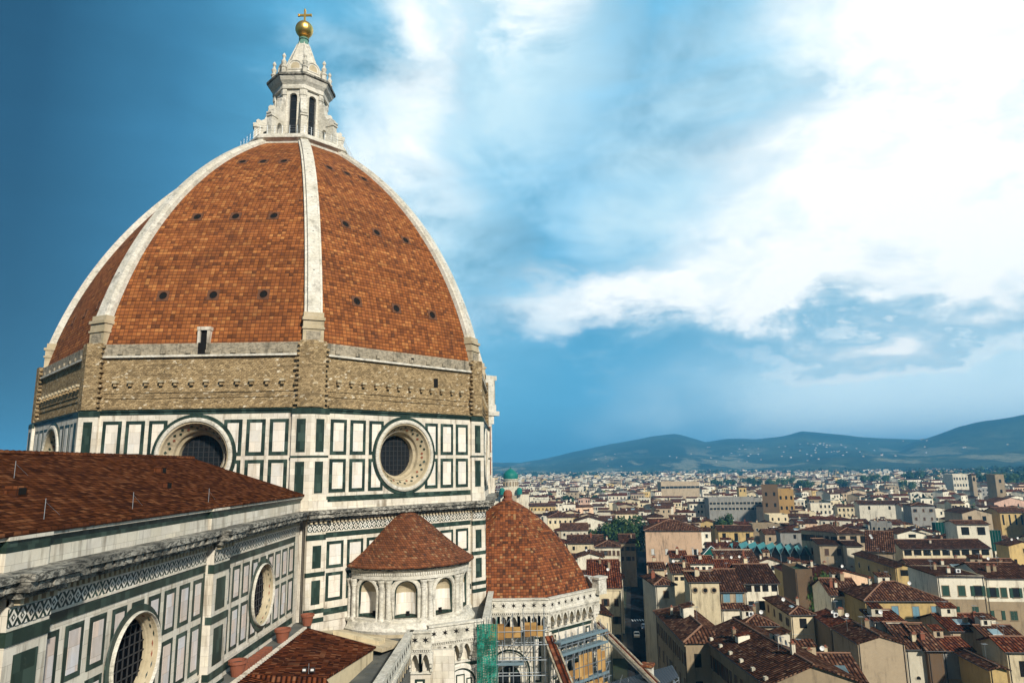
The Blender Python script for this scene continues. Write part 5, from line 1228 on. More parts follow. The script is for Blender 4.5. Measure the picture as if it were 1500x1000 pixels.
bld('small white gabled house among dark roofs in the right middle', 'house', (1314, 781), (1357, 782), 19, 14, 'gy', .28, 'white', 'roof_brown', 'f:1x1:3x1.4:void:1.0', -9, extras='chimney')
bld('white house with a big square window beside green sheeting', 'house', (1401, 767), (1448, 767), 24, 11, 'gx', .2, 'white', 'roof_brown', 'f:2x1:3.0x3.2:void:2.8', -9, extras='antenna')
bld('long white house with a bare wall facing the cathedral', 'house', (1258, 738), (1318, 740), 21, 14, 'gx', .3, 'white', 'roof_brown', 'f:2x1:1.5x2.4:void:2.5', -14, extras='chimney')
bld('grey tower house with a low hipped roof behind the dark roofs', 'tower house', (1334, 740), (1369, 740), 23, 15, 'hip', .25, 'grey', 'roof_brown', 'f:3x2:1.1x1.8:brown:3:5', -12, extras='chimney')
bld('beige gabled house facing the cathedral on the far right', 'house', (1409, 751), (1452, 750), 21, 22, 'gy', .3, 'beige', 'roof_brown', 'f:2x1:2x2.6:void:3', -9)
bld('yellow house divided by dark upright strips at the far right', 'house', (1464, 750), (1500, 748), 21, 16, 'gx', .3, 'yellow', 'roof_brown', 'f:4x1:.9x5.5:void:4', -9)
bld('peach palace with white shutters under a hipped brown roof by the street', 'palace', (945, 776), (1027, 778), 25, 18, 'hip', .36, 'peach', 'roof_brown', 'f:4x2:1.1x2.2:white:8.2:5', -10, extras='chimney', name='palace')
bld('yellow house with tall dark windows behind the teal hall', 'house', (1052, 777), (1103, 776), 17, 14, 'gx', .3, 'yellow', 'roof_dark', 'f:3x1:1.8x4.2:void:3.2', -9, extras='chimney')
bld('brown brick palace with a square tower standing above the far roofs', 'palace', (1115, 712), (1139, 711), 35, 16, 'flat', 0, 'brown', 'roof_dark', 'f:2x3:1.4x2.4:void:5:7', -20, name='palace')
bld('lower brown brick wing right of the square brick tower', 'palace', (1139, 718), (1162, 719), 31, 16, 'flat', 0, 'ochre', 'roof_dark', 'f:3x2:1.4x2.4:void:5:7', -14, name='palace')
bld('orange-brown tiled house left of the street mouth', 'house', (864, 859), (909, 859), 18, 24, 'gx', .46, 'cream', 'roof_red', 'f:3x3:1.0x1.8:brown:4:4.5', -5, extras='cornice chimney')
bld('cream house with small windows under a dark hipped roof behind the tribune dome', 'house', (802, 757), (839, 751), 20, 16, 'hip', .36, 'cream', 'roof_brown', 'f:5x1:1.2x1.8:void:3', -2, extras='chimney')
bld('white gabled house left of the dark trees', 'house', (842, 763), (885, 763), 19, 16, 'gy', .3, 'white', 'roof_brown', 'f:3x1:1.2x1.8:brown:2.5', -5)
bld('pale house with a long low brown roof just behind the tribune dome', 'house', (822, 776), (861, 774), 18, 16, 'gx', .36, 'pale', 'roof_brown', 'f:4x1:1.1x1.5:arch:2.2', -3)
bld('long brown-roofed house right of the tribune dome with pale walls', 'house', (832, 795), (884, 797), 17, 14, 'gx', .4, 'cream', 'roof_brown', 'f:3x1:1.1x1.6:void:2.2', -4, extras='chimney antenna')
bld('brown-roofed block with windows along its side, left of the street bend', 'house', (872, 800), (908, 790), 19, 16, 'hip', .36, 'pale', 'roof_brown', 'f:6x2:1.0x1.8:brown:2.5:4', -6, extras='chimney')
bld('plain brown house with a dark roof right below the grove of trees', 'house', (908, 794), (931, 796), 18, 14, 'gx', .4, 'tan', 'roof_dark', 'f:3x2:1.0x1.7:brown:2.6:4', -6, extras='chimney')
bld('white house with a dark arched opening in front of the brown-roofed block', 'house', (846, 815), (884, 814), 16.5, 11, 'gy', .3, 'white', 'roof_brown', 'f:1x1:1.6x2.6:arch:1.8', -5, extras='dish')
bld('yellow row house with a dark roof behind the tribune finial', 'house', (776, 741), (814, 737), 18, 14, 'gx', .3, 'yellow', 'roof_brown', 'f:7x1:1.0x1.8:void:2.6', 1)
bld('cream house with a tile-roofed terrace above the white narrow house', 'house', (954, 832), (973, 834), 24, 7, 'gx', .3, 'cream', 'roof_brown', '', -4, extras='chimney dish')
bld('small white house with a row of little windows behind the tower house', 'house', (1009, 824), (1044, 825), 21, 9, 'gx', .35, 'white', 'roof_red', 'f:4x1:1.0x1.0:void:1.6', -6, extras='chimney')
bld('small white house with a red roof left of the tower house ridge', 'house', (984, 816), (1006, 824), 21.5, 9, 'gx', .35, 'white', 'roof_red', 'f:2x1:1.0x1.0:void:1.6', -6, extras='chimney chimney')
bld('red-roofed house with a white side behind the loggia house', 'house', (1050, 832), (1085, 833), 19, 10, 'gx', .4, 'white', 'roof_red', '', -6, extras='dish')
bld('brown-roofed house in front of the teal hall with rooftop terrace', 'house', (985, 838), (1012, 838), 21, 10, 'gx', .36, 'cream', 'roof_brown', 'f:3x1:1.0x1.0:void:1.6', -4, extras='chimney dish')
bld('pale green modern block with long rows of windows in the distance', 'office block', (1038, 731), (1116, 735), 24, 20, 'flat', 0, 'grey', 'lead_walk', 'f:14x2:2.2x1.8:open:3:4', -6, name='office_block')
bld('long pale hall with a strip of green glass high in its wall', 'hall', (968, 707), (1024, 706), 30, 30, 'flat', 0, 'beige', 'lead_walk', 'f:9x1:4.5x2.5:open:5', -4, name='long_hall')
bld('white palace with two rows of windows before the wooded slope', 'palace', (1395, 695), (1424, 694), 32, 24, 'flat', 0, 'pale', 'roof_brown', 'f:7x2:1.8x3.2:void:5:8', -6, name='palace')
bld('square stone tower before the wooded slope on the right', 'tower', (1457, 696), (1470, 695), 36, 14, 'flat', 0, 'tan', 'roof_dark', 'f:1x2:2x3:void:5:9', -6, name='stone_tower')
bld('slim bell tower with an arched belfry beside the white palace', 'bell tower', (1423, 695), (1429, 695), 36, 7, 'hip', .5, 'beige', 'roof_dark', 'f:1x1:2x4:arch:4', -6, name='bell_tower')
bld('small square pavilion tower above the far dark trees', 'tower', (1082, 713), (1093, 713), 30, 9, 'hip', .35, 'yellow', 'roof_brown', 'f:2x1:1.2x2:void:3', -6, name='stone_tower')

# ---- teal folded roof of the market hall
p = at(1064, 808, 14); q = at(1186, 814, 14); th = atan2(q.y-p.y, q.x-p.x); Lh = (q-p).length
hall = thing('folded_roof_hall', 'glass hall with a folded teal roof of nine sharp gables', 'hall', (p.x, p.y, 0), th)
mb = MB(); ng_ = 9; gw = Lh/ng_
for i in range(ng_):
    a, b = i*gw, (i+1)*gw; c = (a+b)/2
    mb.slab([[(a, -.6, 14.2), (c, -.6, 17.4), (c, 13, 17.4), (a, 13, 14.2)]], .15, 'teal_sheet', 'skylight_glass'); mb.slab([[(c, -.6, 17.4), (b, -.6, 14.2), (b, 13, 14.2), (c, 13, 17.4)]], .15, 'teal_sheet', 'skylight_glass')
mb.build('folded_roof', hall)
mb = MB()
for i in range(ng_): a, b = i*gw, (i+1)*gw; mb.add([(a, 0, 14.0), (b, 0, 14.0), ((a+b)/2, 0, 17.1)], 'dark_void')
mb.add([(0, 0, 8), (Lh, 0, 8), (Lh, 0, 14), (0, 0, 14)], 'glass_dark'); mb.bx(0, Lh, .1, 13, 0, 8, 'plaster_grey'); mb.bx(-.1, Lh+.1, -.35, -.0, 7.4, 8, 'steel_tube')
for i in range(ng_+1): mb.tube((i*gw, -.2, 0), (i*gw, -.2, 14), .14, 'steel_tube', 6)
mb.build('glazed_wall', hall)
mb = MB(); mb.bx(0, Lh*.8, -10, -.5, 9.2, 9.4, 'slate_sheet'); mb.bx(0, Lh*.8, -10, -.5, 0, 9.2, 'plaster_grey'); mb.bx(0, Lh*.8, -10.3, -10, 0, 9.9, 'plaster_pale'); mb.build('terrace', hall)
FOOT.append((p.x+cos(th)*Lh/2, p.y+sin(th)*Lh/2, Lh/2))
# green glazed pyramid roof next to it
p = at(1042, 806, 19); t = thing('roof_lantern', 'green pyramid roof with white edges beside the teal hall', 'roof lantern', (p.x, p.y, 0), RAD(-10))
mb = MB(); mb.bx(-3.3, 3.3, -3.3, 3.3, 0, 17.5, 'plaster_white'); mb.build('base_room', t); mb = MB()
for k in range(4):
    c, s = cos(pi/2*k), sin(pi/2*k); R_ = lambda x, y, z: (x*c-y*s, x*s+y*c, z)
    mb.add([R_(-3.8, -3.8, 17.5), R_(3.8, -3.8, 17.5), R_(0, 0, 20.6)], 'sheet_dark'); mb.tube(R_(-3.8, -3.8, 17.52), R_(0, 0, 20.65), .10, 'white_paint', 5)
mb.bx(-3.8, 3.8, -3.8, 3.8, 17.3, 17.49, 'white_paint'); mb.build('pyramid_roof', t); FOOT.append((p.x, p.y, 6))
# green sheeted works on two far roofs
for px, py, w_, lab in ((1378, 766, 5.0, 'green sheeting hung round a roof under repair left of the big square window'), (1457, 778, 4.5, 'green sheeting on a roof right of the big square window')):
    p = at(px, py, 20); t = thing('sheeted_scaffold', lab, 'sheeted scaffold', (p.x, p.y, 0), RAD(-9)); mb = MB()
    n = 14
    for i in range(n):
        a, b = -w_/2+w_*i/n, -w_/2+w_*(i+1)/n; ya, yb = .25*(i % 2), .25*((i+1) % 2)
        mb.add([(a, ya, 12), (b, yb, 12), (b, yb, 20.5), (a, ya, 20.5)], 'sheet_dark')
    mb.bx(-w_/2, w_/2, .4, 4, 12, 20.2, 'sheet_dark'); mb.build('sheeting', t); mb = MB()
    for i in range(5): mb.tube((-w_/2+w_*i/4, -.1, 0), (-w_/2+w_*i/4, -.1, 21.2), .05, 'steel_tube', 5)
    mb.build('pole', t); FOOT.append((p.x, p.y, w_/2))
# synagogue with its green copper dome
p = at(748, 706, 30); D = 620.0; dirv = Vector((p.x-CAM.x, p.y-CAM.y)).normalized(); sx, sy = CAM.x+dirv.x*D, CAM.y+dirv.y*D
def hz(py, px=748): return CAM.z+D*((RIGHT*((px-750)/FPX)-UP*((py-500)/FPX)+FWD).z/Vector((*(RIGHT*((px-750)/FPX)-UP*((py-500)/FPX)+FWD).xy,)).length)
zt, zb, z0_ = hz(684), hz(701), hz(713)
sy_t = thing('synagogue', 'pale synagogue with a bulbous green copper dome on the skyline behind the tribune', 'synagogue', (sx, sy, 0), 0)
mb = MB(); r = 6.6; pr = [(r*.95, zb)]+[(r*(1.0 if t < .3 else cos((t-.3)/.7*pi/2)**.75), zb+(zt-zb-1.2)*t) for t in [i/12 for i in range(1, 12)]]+[(.35, zt-1.0), (.25, zt), (0, zt+.6)]
mb.lathe(pr, 'synagogue_green', 20); mb.build('dome', sy_t, None, True)
mb = MB(); mb.lathe([(r*.95, zb), (r*1.05, zb-.3), (r*1.05, zb-.8), (r*.97, zb-1), (r*.97, z0_)], 'plaster_pale', 16)
for i in range(16): a = 2*pi*i/16; mb.bx(r*.98*cos(a)-.6, r*.98*cos(a)+.6, r*.98*sin(a)-.6, r*.98*sin(a)+.6, zb-6, zb-2.4, 'plaster_tan')
mb.build('drum', sy_t); mb = MB(); mb.bx(-9, 9, -9, 9, 0, z0_, 'plaster_pale'); mb.bx(-16, 16, -6, 6, 0, z0_-6, 'plaster_pale'); mb.bx(-5, 5, -14, 9, 0, z0_-7, 'plaster_beige'); mb.build('wall', sy_t)
mb = MB(); mb.slab([[(-16, -6.2, z0_-6), (16, -6.2, z0_-6), (16, 0, z0_-4), (-16, 0, z0_-4)]], .2, 'roof_brown')
for q in (-7.5, 7.5): mb.lathe([(2.4, z0_-6), (2.4, z0_-2), (1.6, z0_-.6), (0, z0_)], 'synagogue_green', 10, (q, -12))
mb.build('roof', sy_t); FOOT.append((sx, sy, 18))

# ================================================================ trees
def crown_mesh(kind, seed):
    rnd = random.Random(seed); mb = MB(); m_ = {'oak': 'leaf_dark', 'light': 'leaf_mid', 'cypress': 'leaf_cypress'}[kind]
    lobes = [(0, 0, .62, .30)]+[(rnd.uniform(-.3, .3), rnd.uniform(-.3, .3), rnd.uniform(.42, .86), rnd.uniform(.14, .24)) for i in range(9)]
    if kind == 'cypress': lobes = [(rnd.uniform(-.02, .02), rnd.uniform(-.02, .02), .12+.82*i/9, .10*(1-i/10)**.6+.02) for i in range(10)]
    for lx, ly, lz, lr in lobes:
        for i in range(130 if kind != 'cypress' else 70):
            v = Vector((rnd.gauss(0, 1), rnd.gauss(0, 1), rnd.gauss(0, 1))).normalized()*lr*rnd.uniform(.55, 1.05)
            c = Vector((lx, ly, lz))+Vector((v.x, v.y, v.z*.85)); n = (v.normalized()+Vector((rnd.uniform(-.6, .6), rnd.uniform(-.6, .6), rnd.uniform(-.2, .8)))).normalized()
            a = n.orthogonal().normalized(); b = n.cross(a); s = rnd.uniform(.018, .04)
            mb.add([c-a*s-b*s*.7, c+a*s-b*s*.5, c+a*s*.8+b*s, c-a*s*.7+b*s*.8], m_ if rnd.random() < .72 or kind == 'cypress' else 'leaf_mid')
    return mb.mesh('crown')
def trunk_mesh(kind):
    mb = MB(); mb.tube((0, 0, 0), (.01, 0, .35), .035, 'bark', 8, .024)
    if kind != 'cypress':
        for a in range(5): mb.tube((.01, 0, .26+.03*a), (.22*cos(a*1.3), .22*sin(a*1.3), .55+.04*a), .014, 'bark', 5, .005)
    return mb.mesh('trunk')
CR = {(k, i): crown_mesh(k, i+hash(len(k))) for k in ('oak', 'light', 'cypress') for i in range(3)}; TR = {k: trunk_mesh(k) for k in ('oak', 'light', 'cypress')}
def tree(label, px, py, h, wd, kind='oak', group='trees standing among the houses'):
    p = at(px, py, h); t = thing('cypress_tree' if kind == 'cypress' else 'tree', label, 'tree', (p.x, p.y, 0), random.uniform(0, 6), group)
    t.scale = (wd, wd, h)
    o = bpy.data.objects.new('crown', CR[(kind, random.randrange(3))]); COL.objects.link(o); o.parent = t
    o = bpy.data.objects.new('trunk', TR[kind]); COL.objects.link(o); o.parent = t
    FOOT.append((p.x, p.y, wd*.3))
TL = [(872, 768, 20, 17, 'oak', 'dark round tree at the left end of the grove behind the tribune dome'), (889, 765, 21, 19, 'oak', 'broad dark tree, second from the left in the grove by the street bend'), (905, 757, 23, 20, 'oak', 'dark tree in the middle of the grove by the street bend'),
      (920, 752, 25, 20, 'oak', 'tallest dark tree of the grove beside the peach palace'), (931, 764, 22, 15, 'oak', 'dark tree of the grove touching the peach palace wall'), (912, 771, 19, 17, 'oak', 'low dark tree at the front of the grove by the street bend'),
      (1060, 752, 21, 15, 'oak', 'dark tree rising behind the yellow house with tall windows'), (1069, 764, 20, 9, 'light', 'light green slender tree in front of the yellow house with tall windows'), (1078, 788, 15, 8, 'oak', 'small dark tree in front of the teal hall'),
      (1190, 832, 21, 5, 'light', 'leafy shrub tree on the roof garden edge, left of the big palace wings'), (1207, 835, 20.5, 6, 'light', 'leafy shrub tree on the roof garden, nearest the palace wings'), (1234, 892, 18.6, 5, 'light', 'green shrub tree beside the cooling unit and bare side wall'),
      (1050, 701, 24, 26, 'oak', 'green tree left of the square pavilion tower'), (1068, 700, 24, 28, 'oak', 'broad green tree just left of the square pavilion tower'), (1098, 698, 25, 28, 'oak', 'dark tree just right of the square pavilion tower'), (1108, 701, 24, 24, 'oak', 'dark tree between pavilion tower and brick tower'),
      (1128, 701, 24, 24, 'light', 'paler tree above the square brick tower'), (1143, 699, 25, 22, 'light', 'paler tree right of the square brick tower'), (1157, 697, 25, 24, 'light', 'light green tree above the lower brick wing'), (1172, 702, 24, 26, 'oak', 'large dark tree right of the brick wing'), (1184, 701, 24, 22, 'light', 'pale tree right of the large dark tree'),
      (1213, 689, 27, 13, 'cypress', 'left cypress of the three dark pointed trees'), (1222, 687, 28, 14, 'cypress', 'middle cypress of the three dark pointed trees'), (1231, 685, 29, 13, 'cypress', 'right and tallest cypress of the three dark pointed trees'),
      (1234, 701, 22, 26, 'oak', 'round dark tree below the three cypresses'), (1266, 694, 26, 26, 'light', 'grey-green tree right of the cypresses'), (1281, 693, 26, 26, 'light', 'grey-green tree, middle of the row on the right'), (1295, 694, 25, 22, 'light', 'grey-green tree at the end of the row on the right'),
      (1331, 690, 29, 30, 'oak', 'large dark tree left of the long white far palace'), (1346, 689, 29, 30, 'oak', 'large dark tree nearest the far white palace on its left'), (1322, 702, 21, 18, 'light', 'pale tree in front of the large dark trees'), (1334, 703, 21, 16, 'light', 'second pale tree in front of the large dark trees'),
      (1440, 692, 30, 26, 'oak', 'dark tree between the far white palace and the stone tower'), (1450, 690, 31, 26, 'oak', 'dark tree just left of the square stone tower'), (1478, 692, 30, 28, 'light', 'pale green tree right of the square stone tower'), (1492, 690, 31, 30, 'light', 'pale green tree at the right edge beyond the stone tower')]
for px, py, h, wd, k, lab in TL: tree(lab, px, py, h, wd, k)
# plants of the roof garden
p = at(1178, 837, 20.5)

# ================================================================ the rest of the old town
def project(p):
    v = Vector(p)-CAM; w = v.dot(FWD); return 750+FPX*v.dot(RIGHT)/w, 500-FPX*v.dot(UP)/w
HAND = []
for px, py, h, wd, k, lab in TL:
    if py < 760: p_ = at(px, py, h); dd_ = (p_-CAM).length; HAND.append((px-FPX*wd*.45/dd_, px+FPX*wd*.45/dd_, py+(4 if py < 720 else 20)-2300/max(dd_, 153)*0, dd_))
for (x, y, rz, a, b), o in zip(RECT, [o for o in COL.objects if o.get('category') and o.name.split('.')[0] in ('house', 'palace', 'office_block', 'long_hall', 'stone_tower', 'bell_tower')]):
    zs = max((c.bound_box[6][2] for c in o.children if c.name.startswith('wall')), default=18)
    c = [(x+cos(rz)*u*a-sin(rz)*v*b, y+sin(rz)*u*a+cos(rz)*v*b) for u in (-1, 1) for v in (-1, 1)]
    px = [project((*q, zs))[0] for q in c]; dist = min(Vector((q[0]-CAM.x, q[1]-CAM.y)).length for q in c)
    py = max(project((*q, min(20, zs) if zs < 24.5 else zs-9))[1] for q in c)
    HAND.append((min(px), max(px), py, dist))
HAND += [(1058, 1190, 822, 205), (1030, 1060, 814, 205), (735, 765, 706, 600)]
def blocked(x, y, r):
    for fx, fy, fr in FOOT:
        if abs(fx-x) < 60 and abs(fy-y) < 60: pass
        else: continue
    for hx, hy, rz, a, b in RECT:
        dx, dy = x-hx, y-hy
        if abs(dx) > 70 or abs(dy) > 70: continue
        u = dx*cos(rz)+dy*sin(rz); v = -dx*sin(rz)+dy*cos(rz)
        if abs(u) < a+r and abs(v) < b+r: return True
    for i in range(len(CL)-1):
        (x1, y1), (x2, y2) = CL[i], CL[i+1]; t = max(0, min(1, ((x-x1)*(x2-x1)+(y-y1)*(y2-y1))/((x2-x1)**2+(y2-y1)**2)))
        if sqrt((x-x1-(x2-x1)*t)**2+(y-y1-(y2-y1)*t)**2) < 4.2+r: return True
    if x < 50 and y < 62: return True
    for fx, fy, fr in FOOT[-60:]:
        if (fx-x)**2+(fy-y)**2 < (fr*.6+r*.6)**2: return True
    return False
def fit_height(x, y, r, h):
    dist = sqrt((x-CAM.x)**2+(y-CAM.y)**2); sx = FPX*r/dist; px, _ = project((x, y, h))
    lim = h
    for a, b, py, dd in HAND:
        if dd > dist+2 and px+sx > a-1 and px-sx < b+1:
            tgt = py+min(15, 2300/dd)                     # leave the storey under the eaves in sight
            lo = CAM.z-(tgt-(684-.016*(px-750)))/FPX*dist*1.03
            lim = min(lim, lo-2.2)
    return lim
LM = [('the peach palace', 985, 775), ('the teal folded hall', 1122, 800), ('the square brick tower', 1127, 712), ('the synagogue', 748, 700), ('the long bare white house', 1288, 740), ('the grey tower house', 1352, 742), ('the broad yellow house with blue shutters', 1325, 880), ('the beige loggia palace', 1240, 780),
      ('the far white palace', 1410, 695), ('the pale office block', 1077, 733), ('the largest white house with green shutters', 1405, 845), ('the tribune dome', 800, 770), ('the big square window', 1424, 768), ('the far beige gabled house', 1430, 750), ('the round-windowed tower house', 1031, 855), ('the grove by the street bend', 900, 765), ('the long loggia roof', 1385, 797), ('the white house with pale blue shutters', 1240, 870), ('the three cypresses', 1222, 690), ('the far hall with green glass', 996, 707)]
cand = []; rr = 165.0; rg = random.Random(11)
while rr < 520:
    step = 13.5+rr*.010; a = RAD(-7)
    while a < RAD(44):
        r_ = rr+rg.uniform(-.3, .3)*step; aa = a+rg.uniform(-.25, .25)*step/rr
        cand.append((CAM.x+r_*sin(aa), CAM.y+r_*cos(aa), r_)); a += step*1.12/rr
    rr += step*1.05
todo = []; nh = 0
WALLC = ['cream']*5+['white']*4+['pale']*4+['yellow']*2+['beige']*2+['peach', 'tan', 'pink', 'grey']
for x, y, r_ in cand:
    if nh >= 236: break
    w, dpt = rg.uniform(8, 16), rg.uniform(7.5, 11.5); rad = max(w, dpt)/2*.8
    if blocked(x, y, rad): continue
    h = fit_height(x, y, max(w, dpt)*.5, rg.choice((13, 15, 16, 17, 18, 19, 21)))
    if h < 7: continue
    kind = rg.choice(('gx', 'gx', 'gx', 'hip', 'hip', 'gy', 'gy', 'shed', 'flat')); wall = rg.choice(WALLC); roof = rg.choice(('roof_brown', 'roof_brown', 'roof_dark', 'roof_red'))
    rz = RAD(rg.choice((-7, -7, -10, -4, 6, -20))+rg.uniform(-3, 3)); nw = rg.choice((2, 3, 3, 4)); st = rg.choice(('void', 'void', 'brown', 'open', 'green', 'blue'))
    wn = 'f:%dx%d:1.1x1.7:%s:%.1f' % (nw, 2 if r_ < 420 else 1, st if st in ('void', 'open') else 'void', rg.uniform(1.9, 2.6))
    ext = ' '.join(rg.choice(('chimney', 'antenna', 'dish', 'skylight', 'chimney', '', 'roomlet', 'roomlet')) for q in range(4 if r_ < 260 else 3 if r_ < 360 else 2)).strip()
    if kind == 'flat': ext = ext.replace('skylight', '')
    pxx, pyy = project((x, y, h)); nm, lx, ly = min(LM, key=lambda l: abs(l[1]-pxx)+2.2*abs(l[2]-pyy))
    rel = ('left of' if pxx < lx-22 else 'right of' if pxx > lx+22 else ''); dep = 'behind' if pyy < ly-4 else 'below' if pyy > ly+8 else 'level with'
    place = ' and '.join(q for q in (rel, dep) if q) if rel != '' else dep
    place = place.replace(' of and', ' of and')
    rn = {'gx': 'long-ridged', 'gy': 'gabled', 'hip': 'hip-roofed', 'shed': 'lean-to', 'flat': 'flat-roofed'}[kind]; cn = {'pale': 'pale', 'tan': 'tan'}.get(wall, wall)
    todo.append((f'{cn} {rn} house {place} {nm}', abs(pxx-lx)+abs(pyy-ly), (x, y, rz, w, dpt, h, kind, rg.uniform(.27, .36), wall, roof, wn, ext, r_)))
    RECT.append((x, y, rz, w/2*.9, dpt/2*.9)); nh += 1
by = {}
for k, dd, a in todo: by.setdefault(k, []).append((dd, a))
ORD = ['nearest', 'second nearest', 'third nearest', 'fourth nearest', 'fifth nearest', 'sixth nearest', 'seventh nearest', 'eighth nearest', 'ninth nearest', 'tenth nearest', 'eleventh nearest', 'twelfth nearest', 'thirteenth nearest', 'fourteenth nearest']
for k, L in by.items():
    L.sort(key=lambda t: t[0])
    for i, (dd, (x, y, rz, w, dpt, h, kind, pt, wall, roof, wn, ext, r_)) in enumerate(L):
        lab = k if len(L) == 1 else ORD[min(i, 13)]+' '+k
        house(lab, 'house', x, y, rz, w, dpt, h, kind, pt, wall, roof if kind != 'flat' else 'lead_walk', wn, 'houses of the old town', extras=ext, ridge=r_ < 300, far_=True, k_pipe=r_ < 230)
# everything farther out, one mass of small houses
mb = MB(); rg = random.Random(5); rr = 475.0; cnt = 0
WF = ['plaster_cream']*5+['plaster_white']*9+['plaster_pale']*5+['plaster_beige']*3+['plaster_yellow', 'plaster_grey', 'plaster_peach', 'plaster_tan', 'plaster_pink']
while rr < 3900:
    step = 13+rr*.008; a = RAD(-26 if rr > 900 else -8)
    while a < RAD(45):
        r_ = rr+rg.uniform(-.5, .5)*step; aa = a+rg.uniform(-.45, .45)*step/rr; a += step*1.05/rr
        x, y = CAM.x+r_*sin(aa), CAM.y+r_*cos(aa)
        if rg.random() < (.10 if rr < 1500 else .25) or any((x-fx)**2+(y-fy)**2 < (fr+7)**2 for fx, fy, fr in FOOT): continue
        h = rg.uniform(9, 22); w, dpt = rg.uniform(7, 16), rg.uniform(7, 12)
        if rg.random() < .05: w *= 2.2
        h = fit_height(x, y, w/2, h)
        if h < 7: continue
        t = RAD(rg.choice((-7, -7, -20, 15, 40))+rg.uniform(-6, 6)); c, s = cos(t), sin(t); P = lambda u, v, z: (x+c*u-s*v, y+s*u+c*v, z)
        q, b = w/2, dpt/2; wl = rg.choice(WF); rf_ = rg.choice(('roof_brown', 'roof_brown', 'roof_dark', 'roof_red', 'roof_red')); r = h+rg.uniform(.25, .34)*dpt/2*1.0
        for e in ((-q, -b, q, -b), (q, -b, q, b), (-q, b, -q, -b)): mb.add([P(e[0], e[1], 0), P(e[2], e[3], 0), P(e[2], e[3], h), P(e[0], e[1], h)], wl)
        k = rg.random(); o_ = .5
        if k < .6:
            mb.add([P(-q-o_, -b-o_, h-.15), P(q+o_, -b-o_, h-.15), P(q+o_, 0, r), P(-q-o_, 0, r)], rf_); mb.add([P(q+o_, b+o_, h-.15), P(-q-o_, b+o_, h-.15), P(-q-o_, 0, r), P(q+o_, 0, r)], rf_)
            for e in (-q, q): mb.add([P(e, -b, h), P(e, b, h), P(e, 0, r)], wl)
        elif k < .85:
            r = h+.3*w/2*.7
            mb.add([P(-q-o_, b+o_, h-.15), P(-q-o_, -b-o_, h-.15), P(0, -b-o_, r), P(0, b+o_, r)], rf_); mb.add([P(q+o_, -b-o_, h-.15), P(q+o_, b+o_, h-.15), P(0, b+o_, r), P(0, -b-o_, r)], rf_); mb.add([P(-q, -b, h), P(q, -b, h), P(0, -b, r)], wl)
        else: mb.add([P(-q, -b, h), P(q, -b, h), P(q, b, h), P(-q, b, h)], 'plaster_grey')
        if rr < 1900:
            nw = rg.choice((2, 3, 4, 5))
            for i in range(nw):
                for j in range(2):
                    if rg.random() < .85: u = -q+(i+.5)*w/nw; z = h-2.4-j*4; mb.add([P(u-.6, -b-.06, z-1), P(u+.6, -b-.06, z-1), P(u+.6, -b-.06, z+1), P(u-.6, -b-.06, z+1)], 'dark_void')
        if rg.random() < .3: u, v = rg.uniform(-q*.6, q*.6), rg.uniform(-b*.5, b*.5); z = h+1; mb.add([P(u-.6, v, z), P(u+.6, v, z), P(u+.6, v, z+2.6), P(u-.6, v, z+2.6)], wl); mb.add([P(u+.6, v, z), P(u+.6, v+1, z), P(u+.6, v+1, z+2.6), P(u+.6, v, z+2.6)], wl)
        cnt += 1
    rr += step*1.0
o = mb.build('distant_town'); o['kind'] = 'stuff'; o['label'] = 'mass of small pale houses with brown roofs reaching to the hills'
print('distant houses', cnt, 'old town', nh)
# tree clumps between the far houses
mb = MB(); rg = random.Random(9)
def clump(x, y, z, h, w, n, m_):
    for i in range(n):
        v = Vector((rg.gauss(0, 1), rg.gauss(0, 1), rg.gauss(0, 1))).normalized()*rg.uniform(.5, 1); c = Vector((x+v.x*w/2, y+v.y*w/2, z+h*.55+v.z*h*.45)); s = w*rg.uniform(.07, .15)
        nn_ = (v+Vector((rg.uniform(-.5, .5), rg.uniform(-.5, .5), rg.uniform(0, .6)))).normalized(); a = nn_.orthogonal().normalized(); b = nn_.cross(a); mb.add([c-a*s-b*s*.7, c+a*s-b*s*.5, c+a*s*.8+b*s, c-a*s*.7+b*s*.8], m_)
for i in range(420):
    r_ = 620*math.exp(rg.random()*1.85); a = RAD(rg.uniform(-10, 43)); x, y = CAM.x+r_*sin(a), CAM.y+r_*cos(a); h = fit_height(x, y, 8, rg.uniform(13, 24))
    if h > 7: clump(x, y, 0, h, rg.uniform(9, 22), 46, rg.choice(('leaf_dark', 'leaf_dark', 'leaf_mid')))
for i in range(560):                                     # wooded belt at the foot of the hills
    r_ = rg.uniform(2500, 3900); a = RAD(rg.uniform(-26, 45)); x, y = CAM.x+r_*sin(a), CAM.y+r_*cos(a); clump(x, y, 0, rg.uniform(14, 26), rg.uniform(30, 90), 30, 'leaf_dark')
for i in range(330):                                     # dark wood on the right
    a = RAD(rg.uniform(29.5, 44)); r_ = rg.uniform(1500, 2400); x, y = CAM.x+r_*sin(a), CAM.y+r_*cos(a); k = max(0, (math.degrees(a)-29.5)/8); clump(x, y, 8*min(1, k)*(r_-1500)/450, rg.uniform(16, 26), rg.uniform(14, 32), 40, rg.choice(('leaf_dark', 'leaf_cypress', 'leaf_dark', 'leaf_mid')))
o = mb.build('far_trees'); o['kind'] = 'stuff'; o['label'] = 'dark tree clumps scattered between far houses and along the foot of the hills'

